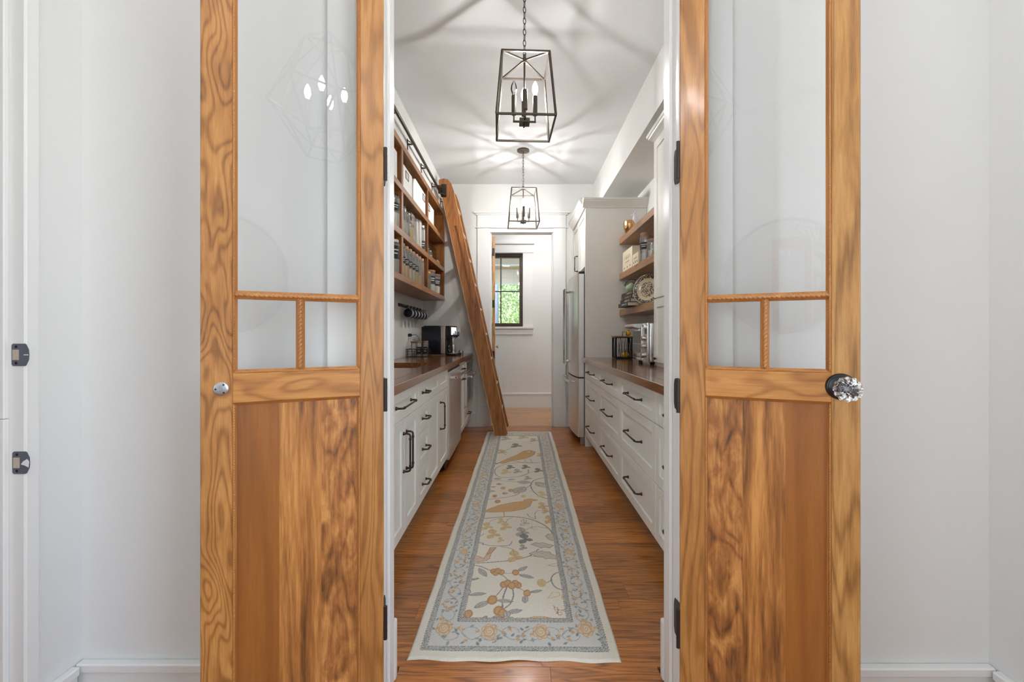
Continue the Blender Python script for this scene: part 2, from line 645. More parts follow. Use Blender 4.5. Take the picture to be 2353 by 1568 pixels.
while y < 1.489 - PW - 0.01:
    y1 = min(y + PW, 1.489 - PW)
    s_ = random.uniform(-0.8, 0.8)
    for a, b in ((-2.5, s_ - 0.9), (s_ - 0.9, s_ + 0.2), (s_ + 0.2, 1.446)):
        MB().box(a, b - 0.001, y, y1 - 0.001, -0.018, 0, 0.0009).build('plank', W_FLOOR, hf)
    y += PW
ff = struct(MB().box(-2.2, 2.2, YB + 0.06, FY1 + 0.1, -0.06, -0.018).build('floor_far', BLACK))
y = YB + 0.06
while y < FY1:
    s_ = random.uniform(-0.6, 0.6)
    for a, b in ((-1.6, s_ - 0.5), (s_ - 0.5, s_ + 0.5), (s_ + 0.5, 1.6)):
        MB().box(a, b - 0.001, y, min(y + PW, FY1) - 0.001, -0.018, 0, 0.0009).build('plank', W_LIGHTFLOOR, ff)
    y += PW


# baseboards
def baseboard(name, p0, p1, nrm, h=0.165, t=0.016):
    """runs p0->p1 (xy); nrm points into the room"""
    x0, x1 = sorted((p0[0], p1[0], p0[0] + nrm[0] * t))[0], sorted((p0[0], p1[0], p0[0] + nrm[0] * t))[-1]
    y0, y1 = sorted((p0[1], p1[1], p0[1] + nrm[1] * t))[0], sorted((p0[1], p1[1], p0[1] + nrm[1] * t))[-1]
    m = MB().box(x0, x1, y0, y1, 0, h - 0.028, 0.001)
    e = 0.009
    m.box(min(x0, x0 + nrm[0] * e), max(x1, x1 + nrm[0] * e), min(y0, y0 + nrm[1] * e), max(y1, y1 + nrm[1] * e), h - 0.028, h, 0.004)
    return struct(m.build(name, TRIM))


CAS = 0.165
baseboard('baseboard_front_left', (HX0 + 0.002, HY1), (JL - CAS, HY1), (0, -1))
baseboard('baseboard_front_right', (JR + CAS, HY1), (HX1 - 0.002, HY1), (0, -1), 0.152)
baseboard('baseboard_hall_left', (HX0, JY + 0.045), (HX0, HY1 - 0.03), (1, 0), 0.165)
baseboard('baseboard_hall_right', (HX1, HY0), (HX1, HY1 - 0.03), (-1, 0), 0.152)
baseboard('baseboard_hall_back', (HX0, HY0), (HX1 - 0.03, HY0), (0, 1))
baseboard('baseboard_back', (LW, YB), (DX0 - CAS - 0.008, YB), (0, -1), 0.19)
baseboard('baseboard_back_right', (DX1 + CAS + 0.008, YB), (RW, YB), (0, -1), 0.19)
baseboard('baseboard_far', (-2.2, FY1), (2.2, FY1), (0, -1), 0.235)

# casings of the double door, hall side and pantry side, jamb, stops, plinth blocks
tr = thing('trim_1', 'white casing and jamb around the double pantry doorway', 'trim', (JL, HY1, 0))
del tr['category']
tr['kind'] = 'structure'
box('casing', TRIM, JL - CAS, JL - 0.006, HY1 - 0.02, HY1, 0, 2.49, 0.002, tr)
box('casing', TRIM, JR + 0.006, JR + CAS, HY1 - 0.02, HY1, 0, 2.49, 0.002, tr)
box('head_casing', TRIM, JL - CAS - 0.01, JR + CAS + 0.01, HY1 - 0.024, HY1, 2.49, 2.70, 0.002, tr)
for s_, x in ((1, JL), (-1, JR)):
    xa, xb = sorted((x, x - s_ * 0.02))
    box('jamb', TRIM, xa, xb, HY1 - 0.018, YP + 0.004, 0, 2.47, 0.0015, tr)
    xa, xb = sorted((x, x + s_ * 0.011))
    MB().box(xa, xb, HY1 + 0.028, HY1 + 0.062, 0, 2.46, 0.003).build('door_stop', TRIM, tr)
    xa, xb = sorted((x - s_ * 0.006, x - s_ * CAS))
    box('pantry_casing', TRIM, xa, xb, YP, YP + 0.02, 0.2, 2.49, 0.002, tr)
    xa, xb = sorted((x + s_ * 0.0035, x - s_ * CAS))
    box('plinth_block', TRIM, xa, xb, YP + 0.005, YP + 0.03, 0, 0.2, 0.004, tr)
box('head_jamb', TRIM, JL, JR, HY1 - 0.018, YP + 0.004, 2.46, 2.48, 0.001, tr)

# casing of the doorway in the back wall
tb = thing('trim_2', 'white craftsman casing with capped header around the far doorway', 'trim', (DX0, YB, 0))
del tb['category']
tb['kind'] = 'structure'
box('casing', TRIM, DX0 - CAS, DX0 - 0.004, YB - 0.018, YB, 0.26, 2.50, 0.002, tb)
box('casing', TRIM, DX1 + 0.004, DX1 + CAS, YB - 0.018, YB, 0.26, 2.50, 0.002, tb)
box('plinth_block', TRIM, DX0 - CAS - 0.006, DX0 - 0.003, YB - 0.026, YB, 0, 0.26, 0.003, tb)
box('plinth_block', TRIM, DX1 + 0.003, DX1 + CAS + 0.006, YB - 0.026, YB, 0, 0.26, 0.003, tb)
box('bead', TRIM, DX0 - CAS - 0.03, DX1 + CAS + 0.03, YB - 0.034, YB, 2.50, 2.518, 0.006, tb)
box('header_board', TRIM, DX0 - CAS, DX1 + CAS, YB - 0.02, YB, 2.518, 2.665, 0.001, tb)
MB().box(DX0 - CAS - 0.02, DX1 + CAS + 0.02, YB - 0.034, YB, 2.665, 2.684, 0.004).box(DX0 - CAS - 0.045, DX1 + CAS + 0.045, YB - 0.052, YB, 2.684, 2.704, 0.004).build('cap', TRIM, tb)
for a, b in ((DX0 - 0.02, DX0), (DX1, DX1 + 0.02)):
    box('jamb', TRIM, a, b, YB - 0.012, FY0 + 0.012, 0, DZ + 0.01, 0.001, tb)
box('head_jamb', TRIM, DX0, DX1, YB - 0.012, FY0 + 0.012, DZ, DZ + 0.02, 0.001, tb)
box('door_stop', TRIM, DX0, DX0 + 0.012, YB + 0.03, YB + 0.07, 0, DZ, 0.002, tb)
box('door_stop', TRIM, DX1 - 0.012, DX1, YB + 0.03, YB + 0.07, 0, DZ, 0.002, tb)

# rabbeted jamb with two strikes in the hall's left wall
tl = thing('trim_3', 'white rabbeted door jamb at the left edge of the hall', 'trim', (HX0, JY, 0))
del tl['category']
tl['kind'] = 'structure'
box('casing_edge', TRIM, HX0 - 0.002, HX0 + 0.014, JY + 0.002, JY + 0.036, 0, 2.46, 0.003, tl)
box('jamb', TRIM, HX0 - 0.14, HX0 + 0.012, JY, JY + 0.02, 0, 2.46, 0.0015, tl)
box('door_stop', TRIM, HX0 - 0.14, HX0 - 0.028, JY - 0.013, JY, 0, 0.934, 0.002, tl)
box('door_stop', TRIM, HX0 - 0.14, HX0 - 0.0285, JY - 0.0125, JY, 0.935, 2.46, 0.002, tl)


def strike(z, dx, worn):
    t = thing('strike_plate', ('upper' if not worn else 'lower') + ' of two dark strike plates on the jamb at the left edge', 'strike plate', (HX0 + dx, JY, z))
    m = MB()
    n = 10
    w0, w1, h = -0.022, 0.012, 0.03
    pl = [(w0, -h + 0.004), (w0 + 0.004, -h), (w1, -h), (w1 + 0.004, -h + 0.002), (w1 + 0.011, -h * 0.45), (w1 + 0.012, 0), (w1 + 0.011, h * 0.45), (w1 + 0.004, h - 0.002), (w1, h), (w0 + 0.004, h), (w0, h - 0.004)]
    m.prism(pl, 'Y', -0.0022, 0.0)
    m.build('plate', STRIKE, t, local=True)
    MB().box(-0.0185, -0.002, -0.0034, -0.0021, -0.014, 0.014).build('latch_hole', PALE, t, local=True)
    for s_ in (-1, 1):
        MB().lathe([(0, -0.0034), (0.0035, -0.003), (0.004, -0.002)], (-0.010, 0, 0.022 * s_), 10, 'Y').build('screw', BLACK, t, True, True)
    mm = MB().box(0.012, 0.0235, -0.0032, -0.0021, -0.0012, 0.0012)
    if worn:
        mm.prism([(0.002, -0.004), (0.012, -0.007), (0.022, -0.012), (0.0235, 0.004), (0.018, 0.010), (0.008, 0.004)], 'Y', -0.0031, -0.0021)
    mm.build('paint_chip', TRIM, t, local=True)


strike(1.106, 0.002, False)
strike(0.8165, 0.004, True)

# ---------------------------------------------------------------- double doors
def french_door(name, label, hx, hy, rz, s, W, lay, mats, hinges):
    """local x runs from the hinge to the free edge; the camera side face lies at y=0, thickness goes to -s*y"""
    T = 0.034
    d = thing(name, label, 'door', (hx, hy, 0), rz)
    del d['category']
    d['kind'] = 'structure'

    def Y(a, b):                       # depth below the camera face -> local y range
        return tuple(sorted((-s * a, -s * b)))

    def bx(nm, mat, x0, x1, z0, z1, a=0.0, b=T, bev=0.0015):
        return MB().box(x0, x1, *Y(a, b), z0, z1, bev).build(nm, mat, d, local=True)
    z0, z1 = 0.01, 2.44
    xi, xo = lay['xi'], lay['xo']                       # inner edges of the stiles
    bx('stile', mats['hinge'], 0, xi, z0, z1)
    bx('stile', mats['free'], xo, W, z0, z1)
    bx('lock_rail', mats['rail'], xi, xo, 0.984, 1.060)
    bx('top_rail', mats['rail'], xi, xo, z1 - 0.11, z1)
    bx('bottom_rail', mats['rail'], xi, xo, z0, 0.135)
    # lower panel: boards glued side by side
    px = [xi + 0.002] + lay['cuts'] + [xo - 0.002]
    for i, (a, b) in enumerate(zip(px, px[1:])):
        o = bx('panel_board', mats['boards'][i], a, b, 0.125, 0.99, 0.011 + 0.0003 * (i % 2), 0.026, 0.0)
    # moulding round the panel: sloped strip + rope bead
    g = 0.008

    def strip(nm, x0, z0_, x1, z1_, ox, oz, wid, mat):
        """mitred sloped moulding, from the arris (x0..x1) inwards by wid"""
        m = MB()
        dx, dz = (x1 - x0), (z1_ - z0_)
        L = math.hypot(dx, dz)
        tx, tz = dx / L, dz / L
        q = []
        for depth, inset in ((0.001, 0.0), (0.012, wid)):
            for (ex, ez, sg) in ((x0, z0_, 1), (x1, z1_, -1)):
                q.append((ex + ox * inset + tx * sg * inset, -s * depth, ez + oz * inset + tz * sg * inset))
        A, B, Cc, D = q[0], q[1], q[3], q[2]
        m.poly([A, B, Cc, D])
        b2 = [(p[0], -s * 0.0145, p[2]) for p in (A, B, Cc, D)]
        m.poly(b2[::-1])
        for i in range(4):
            j = (i + 1) % 4
            m.poly([(A, B, Cc, D)[i], (A, B, Cc, D)[j], b2[j], b2[i]])
        bmesh.ops.remove_doubles(m.bm, verts=m.bm.verts, dist=1e-6)
        return m.build(nm, mat, d, local=True)
    BEAD = W_BEAD
    # opening rectangles: glass (upper) and panel (lower)
    for (a, b, c, e, wid) in ((xi, xo, 1.060, z1 - 0.11, 0.0095), (xi, xo, 0.135, 0.984, 0.0085)):
        strip('moulding', a, c, a, e, 1, 0, wid, BEAD)
        strip('moulding', b, c, b, e, -1, 0, wid, BEAD)
        strip('moulding', a, c, b, c, 0, 1, wid, BEAD)
        strip('moulding', a, e, b, e, 0, -1, wid, BEAD)
        rr = 0.0027
        yy = -s * 0.0032
        MB().rope((a + 0.0027, yy, c + 0.004), (a + 0.0027, yy, e - 0.004), rr, 0.0066, 0.5, 2, 10, 0.0013).build('rope_bead', BEAD, d, True, True)
        MB().rope((b - 0.0027, yy, c + 0.004), (b - 0.0027, yy, e - 0.004), rr, 0.0066, 0.5, 2, 10, 0.0013).build('rope_bead', BEAD, d, True, True)
        MB().rope((a + 0.004, yy, c + 0.0027), (b - 0.004, yy, c + 0.0027), rr, 0.0066, 0.5, 2, 10, 0.0013).build('rope_bead', BEAD, d, True, True)
    # muntins: moulded bar with a rope bead on its crown
    vm = lay['vm']

    def muntin(p0, p1, horizontal):
        m = MB()
        hw = 0.0112
        (ax, az), (bx_, bz) = p0, p1
        if horizontal:
            pr = [(az - hw, 0.010), (az - hw, 0.0135), (az + hw, 0.0135), (az + hw, 0.010), (az + 0.006, 0.0045), (az - 0.006, 0.0045)]
            m.prism([(-s * q, z) for z, q in pr], 'X', ax, bx_)
            bmesh.ops.recalc_face_normals(m.bm, faces=m.bm.faces)
        else:
            pr = [(ax - hw, 0.010), (ax - hw, 0.0135), (ax + hw, 0.0135), (ax + hw, 0.010), (ax + 0.006, 0.0045), (ax - 0.006, 0.0045)]
            m.prism([(x, -s * q) for x, q in pr], 'Z', az, bz)
        o = m.build('muntin', BEAD, d, local=True)
        yb = -s * 0.004
        MB().rope((ax, yb, az), (bx_, yb, bz), 0.0060, 0.0112, 0.34, 2, 14, 0.0014).build('rope_bead', BEAD, o if False else d, True, True)
    muntin((xi + 0.001, 1.2635), (xo - 0.001, 1.2635), True)
    muntin((vm, 1.063), (vm, 1.2585), False)
    # panes
    for (a, b, c, e) in ((xi + 0.004, xo - 0.004, 1.2645, z1 - 0.112), (xi + 0.004, vm - 0.002, 1.063, 1.262), (vm + 0.002, xo - 0.004, 1.063, 1.262)):
        yy = -s * 0.0155
        m = MB()
        m.poly([(a, yy, c), (b, yy, c), (b, yy, e), (a, yy, e)])
        m.build('pane', PANE, d, local=True)
    # hinges
    for (h0, h1) in hinges:
        k = MB()
        ky = s * 0.0035
        k.tube([(-0.0045, ky - s * 0.004, h0), (-0.0045, ky - s * 0.004, h1)], 0.0055, 10)
        for q in (0.25, 0.5, 0.75):
            zz = h0 + (h1 - h0) * q
            k.tube([(-0.0045, ky - s * 0.004, zz - 0.0006), (-0.0045, ky - s * 0.004, zz + 0.0006)], 0.006, 10)
        hh = k.build('hinge', HINGE, d, AUTO, True)
    return d


HL = math.radians(25.6)
HR = math.radians(23.7)
left_mats = {'hinge': W_STILE, 'free': W_CURLY, 'rail': W_RAIL, 'boards': [W_BBURL, W_BSTREAK, W_BPLAIN]}
d1 = french_door('door_1', 'left glazed cherry door leaf with bare round spindle plate instead of a knob', -0.3944, 1.255, PI + HL, 1, 0.4417,
                 {'xi': 0.0655, 'xo': 0.374, 'vm': 0.219, 'cuts': [0.1664, 0.2698]}, left_mats, ((1.615, 1.712), (0.934, 1.031), (0.262, 0.359)))
right_mats = {'hinge': W_STILE, 'free': W_PALE, 'rail': W_RAIL, 'boards': [W_BBURL, W_BSTREAK, W_BPLAIN]}
d2 = french_door('door_2', 'right glazed cherry door leaf with faceted crystal knob', 0.4764, 1.255, -HR, -1, 0.430,
                 {'xi': 0.0680, 'xo': 0.3685, 'vm': 0.219, 'cuts': [0.1646, 0.2684]}, right_mats, ((1.620, 1.730), (0.930, 1.028), (0.237, 0.350)))

# hinge leaves screwed to the jambs
for x, s_, hs in ((JL, 1, ((1.615, 1.712), (0.934, 1.031), (0.262, 0.359))), (JR, -1, ((1.620, 1.730), (0.930, 1.028), (0.237, 0.350)))):
    for h0, h1 in hs:
        m = MB()
        m.prism([(HY1 - 0.045, h0 + 0.002), (HY1 - 0.012, h0), (HY1 + 0.008, h0 + 0.004), (HY1 + 0.014, h0 + 0.02), (HY1 + 0.014, h1 - 0.02), (HY1 + 0.008, h1 - 0.004), (HY1 - 0.012, h1), (HY1 - 0.045, h1 - 0.002)],
                'X', x - 0.0001 * s_, x + s_ * 0.0028)
        m.build('hinge_leaf', HINGE, tr)

# bare spindle plate on the left leaf
p = MB()
p.lathe([(0, 0.0), (0.0168, 0.0), (0.0168, 0.0016), (0.0155, 0.0026), (0.0085, 0.003), (0.0082, 0.0052), (0.0052, 0.0056), (0.005, 0.001), (0, 0.001)], (0.3983, 0, 1.0224), 28, 'Y')
pl = p.build('spindle_plate', ALU, d1, AUTO, True)
for k in range(3):
    a = PI / 2 + k * 2 * PI / 3 + 0.5
    MB().lathe([(0, 0.0045), (0.0018, 0.0042), (0.0024, 0.0026)], (0.3983 + 0.0115 * math.cos(a), 0, 1.0224 + 0.0115 * math.sin(a)), 8, 'Y').build('screw', BLACK, d1, True, True)

# crystal knob on the right leaf (camera side is -y)
kx, kz = 0.3885, 1.0262
kn = MB().lathe([(0, 0.0), (0.034, 0.0), (0.034, -0.003), (0.0315, -0.0066), (0.029, -0.0074), (0.0282, -0.0098), (0.022, -0.012), (0.011, -0.014), (0.0095, -0.02), (0.0095, -0.036), (0, -0.036)],
                (kx, 0, kz), 36, 'Y').build('rosette', BLACKPL, d2, AUTO, True)
flute = lambda a: 1.0 + 0.05 * math.cos(12 * a)
K_ = 0.018
MB().lathe([(0, -0.018 - K_), (0.010, -0.0185 - K_), (0.0145, -0.0235 - K_), (0.0245, -0.030 - K_), (0.0298, -0.038 - K_), (0.0305, -0.043 - K_), (0.0278, -0.052 - K_), (0.0215, -0.058 - K_), (0.0147, -0.0605 - K_), (0, -0.0605 - K_)],
           (kx, 0, kz), 72, 'Y', mod=flute).build('knob', CRYSTAL, d2, math.radians(24), True)
star = MB()
for k in range(8):
    a = k * PI / 4
    star.tube([(kx, -0.0215 - K_, kz), (kx + 0.0095 * math.cos(a), -0.0215 - K_, kz + 0.0095 * math.sin(a))], [0.0024, 0.0004], 6)
star.build('knob_core', ALU, d2, True, True)

# door leaf standing open beyond the far doorway, seen on edge
d3 = thing('door_3', 'plain wooden door leaf standing open beyond the far doorway', 'door', (-0.334, FY0 + 0.02, 0), 0)
del d3['category']
d3['kind'] = 'structure'
MB().prism([(-0.330, FY0 + 0.02), (-0.294, FY0 + 0.022), (-0.346, FY0 + 0.80), (-0.382, FY0 + 0.798)], 'Z', 0.01, 2.43).build('leaf', W_PALE, d3)
for z in (2.23, 1.56, 0.9, 0.3):
    MB().box(-0.332, -0.302, FY0 + 0.0185, FY0 + 0.022, z - 0.05, z + 0.05, 0.003).build('hinge', HINGE, d3)
MB().lathe([(0, 0.0), (0.025, 0.0), (0.025, 0.004), (0.008, 0.008), (0.008, 0.03), (0.022, 0.036), (0.026, 0.046), (0.02, 0.056), (0, 0.058)], (-0.342, FY0 + 0.74, 0.985), 16, 'X').build('knob', ALU, d3, True)


# ---------------------------------------------------------------- hall behind the camera (seen only in the glass)
hm = thing('round_mirror', 'large round thin framed mirror on the hall wall, seen reflected in the right door', 'mirror', (0.0, HY0, 1.18))
MB().lathe([(0, 0.012), (0.44, 0.012)], (0.0, HY0, 1.63), 64, 'Y').build('glass', MIRROR, hm)
ring = [(0.45 * math.cos(2 * PI * k / 64), HY0 + 0.014, 1.63 + 0.45 * math.sin(2 * PI * k / 64)) for k in range(64)]
MB().tube(ring, 0.012, 8, True).build('frame', ALU, hm, True)

for xa, xb, sd in ((-0.98, -0.38, 'left'), (0.44, 1.04, 'right')):  # glowing panels added out of view to brighten the hall
    cl = thing('ceiling_fill', 'unseen light panel added on the %s side of the hall ceiling' % sd, 'added light panel', ((xa + xb) / 2, 0.27, CZ - 0.05), 0, 'added hall light panels')
    MB().box(xa, xb, -0.03, 0.57, CZ - 0.045, CZ, 0.004).build('housing', TRIM, cl)
    MB().box(xa + 0.02, xb - 0.02, -0.01, 0.55, CZ - 0.05, CZ - 0.045).build('fill_panel', DIFF, cl)
cf = thing('ceiling_fill', 'unseen light panel added on the far room ceiling', 'added light panel', (0.4, 6.1, CZ - 0.05))  # glowing panel added out of view to brighten the far room
MB().box(-0.2, 1.2, 5.75, 6.45, CZ - 0.045, CZ, 0.004).build('housing', TRIM, cf)
MB().box(-0.18, 1.18, 5.77, 6.43, CZ - 0.05, CZ - 0.045).build('fill_panel', DIFF2, cf)

# geodesic hall lantern above the camera
gl = thing('geometric_lantern', 'open white geometric cage lantern of the hall, seen reflected in the left door', 'pendant lantern', (-0.03, 0.20, 2.10))
GW = plain('lantern_white', lin(150, 150, 150), 0.5)
ztop, zmid, zlow, zbot = 0.585, 0.33, 0.20, 0.0
cz = [[(0.10 * math.cos(a), 0.10 * math.sin(a), ztop) for a in [k * PI / 2 + 0.3 for k in range(4)]],
      [(0.27 * math.cos(a), 0.27 * math.sin(a), 0.25 + (0.03 if k % 2 else -0.03)) for k, a in enumerate([k * PI / 4 + 0.3 for k in range(8)])],
      [(0.11 * math.cos(a), 0.11 * math.sin(a), zbot) for a in [k * PI / 2 + 0.3 + PI / 4 for k in range(4)]]]
m = MB()


def lb(p, q):
    m.quadbar(Vector(p), Vector(q), 0.008, 0.008)


for k in range(4):
    lb(cz[0][k], cz[0][(k + 1) % 4])
    lb(cz[2][k], cz[2][(k + 1) % 4])
    lb(cz[0][k], (0, 0, ztop + 0.01))
    for j in (-1, 0, 1):
        lb(cz[0][k], cz[1][(2 * k + j) % 8])
        lb(cz[2][k], cz[1][(2 * k + 1 + j) % 8])
for k in range(8):
    lb(cz[1][k], cz[1][(k + 1) % 8])
m.build('cage', GW, gl, local=True)
MB().tube([(0, 0, 0.13), (0, 0, CZ - 2.10)], 0.006, 8).build('stem', GW, gl, True, True)
MB().lathe([(0, -0.02), (0.06, -0.02), (0.065, 0)], (0, 0, CZ - 2.10), 20).build('canopy', GW, gl, True, True)
for k in range(4):
    a = k * PI / 2 + 0.7
    cx_, cy_ = 0.09 * math.cos(a), 0.09 * math.sin(a)
    MB().tube([(0, 0, 0.14), (cx_, cy_, 0.13), (cx_, cy_, 0.15)], 0.005, 6).build('arm', GW, gl, True, True)
    MB().tube([(cx_, cy_, 0.15), (cx_, cy_, 0.28)], 0.011, 10).build('candle_sleeve', GW, gl, AUTO, True)
    MB().lathe([(0, 0.28), (0.008, 0.285), (0.0165, 0.31), (0.014, 0.335), (0.004, 0.358), (0, 0.362)], (cx_, cy_, 0), 12).build('bulb', HBULBM, gl, True, True)


# ---------------------------------------------------------------- cabinet helpers
def shaker(m, s, x, y0, y1, z0, z1, fr=0.055, t=0.02, rec=0.009, gap=0.0018):
    """shaker front on the plane x facing s*X, added to MB m"""
    y0 += gap
    y1 -= gap
    z0 += gap
    z1 -= gap
    fr = min(fr, (z1 - z0) * 0.36, (y1 - y0) * 0.33)

    def b(ya, yb, za, zb, a=0.0, c=t, bev=0.0012):
        xa, xb = sorted((x + s * a, x + s * c))
        m.box(xa, xb, ya, yb, za, zb, bev)
    b(y0, y0 + fr, z0, z1)
    b(y1 - fr, y1, z0, z1)
    b(y0 + fr, y1 - fr, z0, z0 + fr)
    b(y0 + fr, y1 - fr, z1 - fr, z1)
    b(y0 + fr - 0.002, y1 - fr + 0.002, z0 + fr - 0.002, z1 - fr + 0.002, 0.0, t - rec, 0)
    return m


def pull(parent, s, x, p, q, mat=BRONZE, proj=0.036, r=0.0052):
    """bar pull on plane x: p,q = (y,z) of the two feet"""
    (ya, za), (yb, zb) = p, q
    d = Vector((0, yb - ya, zb - za)).normalized()
    m = MB()
    A = Vector((x, ya, za))
    B = Vector((x, yb, zb))
    o = Vector((s * proj, 0, 0))
    c = 0.010
    pts = [A, A + o * 0.6, A + o * 0.9 + d * c * 0.35, A + o + d * c, B + o - d * c, B + o * 0.9 - d * c * 0.35, B + o * 0.6, B]
    m.tube(pts, r, 8)
    for P, e in ((A, 1), (B, -1)):
        m.tube([P, P + o * 0.12, P + o * 0.3], [r * 1.9, r * 1.75, r * 1.05], 10)
        m.tube([P + o + d * e * 0.022, P + o + d * e * 0.034], [r * 1.35, r * 1.35], 8)
    return m.build('handle', mat, parent, AUTO)


def cabinet(name, label, s, xf, depth, y0, y1, z0, z1, fronts, toe=True, low=None):
    """fronts: list of (kind, y0, y1, z0, z1, handle) ; xf = front plane of the fronts"""
    t = thing(name, label, 'cabinet', (xf - s * depth / 2, (y0 + y1) / 2, 0))
    xb = xf - s * 0.02
    xa, xc = sorted((xb, xf - s * depth))
    m = MB().box(xa, xc, y0 + 0.0005, y1 - 0.0005, z0, low or z1)
    if low:                     # open top under a sink: only a front board goes up to the counter
        xq = sorted((xb, xb - s * 0.03))
        m.box(xq[0], xq[1], y0 + 0.0005, y1 - 0.0005, low, z1)
    m.build('body', CAB, t)
    if toe:
        xa, xc = sorted((xf - s * 0.085, xf - s * depth))
        MB().box(xa, xc, y0 + 0.0005, y1 - 0.0005, 0.001, z0).build('toe_kick', CAB, t)
    for f in fronts:
        k, a, b, c, e = f[:5]
        m = shaker(MB(), s, xb, a, b, c, e)
        o = m.build('drawer' if k == 'drawer' else ('false_front' if k == 'panel' else 'door'), CAB, t)
        h = f[5] if len(f) > 5 else None
        if h:
            pull(o, s, xf, *h)
    return t


# ---------------------------------------------------------------- left base run
XL = -0.590
ZT = 0.878
ZB = 0.13
LD = 0.598
zt = 0.725
yc = lambda a, b, z, L: (((a + b) / 2 - L / 2, z), ((a + b) / 2 + L / 2, z))
cabinet('base_cabinet', 'white cabinet with paired doors below a wide drawer, nearest on the left', 1, XL, LD, 1.455, 2.525, ZB, ZT, [
    ('panel', 1.455, 1.92, zt, ZT), ('door', 1.455, 1.92, ZB, zt),
    ('drawer', 1.92, 2.525, zt, ZT, ((2.06, 0.802), (2.345, 0.802))),
    ('door', 1.92, 2.224, ZB, zt, ((2.196, 0.455), (2.196, 0.650))),
    ('door', 2.224, 2.525, ZB, zt, ((2.252, 0.455), (2.252, 0.650)))])
cabinet('drawer_cabinet', 'narrow white cabinet with a stack of four small drawers beside the sink cabinet', 1, XL, LD, 2.525, 2.833, ZB, ZT, [
    ('drawer', 2.525, 2.833, zt, ZT, yc(2.525, 2.833, 0.802, 0.1)), ('drawer', 2.525, 2.833, 0.56, zt, yc(2.525, 2.833, 0.642, 0.1)),
    ('drawer', 2.525, 2.833, 0.3465, 0.56, yc(2.525, 2.833, 0.453, 0.1)), ('drawer', 2.525, 2.833, ZB, 0.3465, yc(2.525, 2.833, 0.238, 0.1))])
cabinet('base_cabinet', 'white base cabinet with two tall doors beside the dishwasher', 1, XL, LD, 2.833, 3.598, ZB, ZT, [
    ('panel', 2.833, 3.2, zt, ZT), ('panel', 3.2, 3.598, zt, ZT),
    ('door', 2.833, 3.2, ZB, zt), ('door', 3.2, 3.598, ZB, zt, ((3.235, 0.445), (3.235, 0.645)))], low=0.69)
# dishwasher
dw = thing('dishwasher', 'stainless steel dishwasher with bar handle under the left counter', 'dishwasher', (-0.88, 3.968, 0))
MB().box(-1.188, XL - 0.03, 3.602, 4.334, 0.02, ZT).build('body', BLACKPL, dw)
dwd = MB().box(XL - 0.03, XL + 0.012, 3.603, 4.333, 0.10, 0.845, 0.003).build('door', STEEL, dw)
MB().box(XL - 0.03, XL - 0.005, 3.605, 4.331, 0.848, ZT - 0.003, 0.001).build('control_strip', BLACKPL, dw)
m = MB()
m.tube([(XL + 0.062, 3.64, 0.795), (XL + 0.062, 4.296, 0.795)], 0.0125, 14)
m.build('handle', STEELH, dwd, AUTO)
for yy in (3.665, 4.27):
    MB().box(XL + 0.012, XL + 0.06, yy - 0.012, yy + 0.012, 0.783, 0.807, 0.003).build('handle_bracket', STEELH, dwd)
MB().lathe([(0, 0.0), (0.0085, 0.0), (0.0085, -0.003), (0.006, -0.004), (0, -0.004)], (XL + 0.062, 3.64, 0.795), 16, 'Y').build('handle_badge', plain('red_badge', lin(150, 70, 50), 0.4), dwd)
MB().box(XL + 0.012, XL + 0.0135, 3.68, 3.74, 0.19, 0.225, 0.0005).build('badge', PLASTIC, dwd)
MB().box(XL - 0.075, XL - 0.06, 3.605, 4.331, 0.002, 0.10).build('toe_plate', BLACK, dw)

cabinet('narrow_cabinet', 'narrow white pull-out cabinet between the dishwasher and the oven', 1, XL, LD, 4.338, 4.686, ZB, ZT, [
    ('drawer', 4.338, 4.686, zt + 0.03, ZT, yc(4.338, 4.686, 0.80, 0.1)), ('door', 4.338, 4.686, ZB, zt + 0.03, yc(4.338, 4.686, 0.69, 0.1))])
oc = cabinet('oven_cabinet', 'white cabinet housing the built-in oven, at the far end of the left run', 1, XL, LD, 4.686, 5.377, ZB, ZT, [
    ('drawer', 4.70, 5.365, ZB, 0.345, yc(4.70, 5.365, 0.24, 0.12))])
ov = thing('wall_oven', 'small stainless built-in oven with glass door under the left counter', 'oven', (XL - 0.2, 5.03, 0.352))
MB().box(XL - 0.019, XL + 0.004, 4.715, 5.35, 0.36, 0.865, 0.002).build('frame', STEEL, ov)
od = MB().box(XL + 0.004, XL + 0.028, 4.722, 5.343, 0.365, 0.725, 0.003).build('door', STEEL, ov)
MB().box(XL + 0.028, XL + 0.0295, 4.78, 5.285, 0.40, 0.655).build('glass', DGLASS, od)
MB().box(XL + 0.004, XL + 0.022, 4.722, 5.343, 0.735, 0.860, 0.002).build('control_panel', STEEL, ov)
MB().box(XL + 0.022, XL + 0.0232, 4.76, 5.305, 0.755, 0.845).build('display', DGLASS, ov)
MB().tube([(XL + 0.075, 4.75, 0.69), (XL + 0.075, 5.31, 0.69)], 0.011, 12).build('handle', STEELH, od, AUTO)
for yy in (4.79, 5.27):
    MB().box(XL + 0.028, XL + 0.075, yy - 0.01, yy + 0.01, 0.681, 0.699, 0.002).build('handle_bracket', STEELH, od)


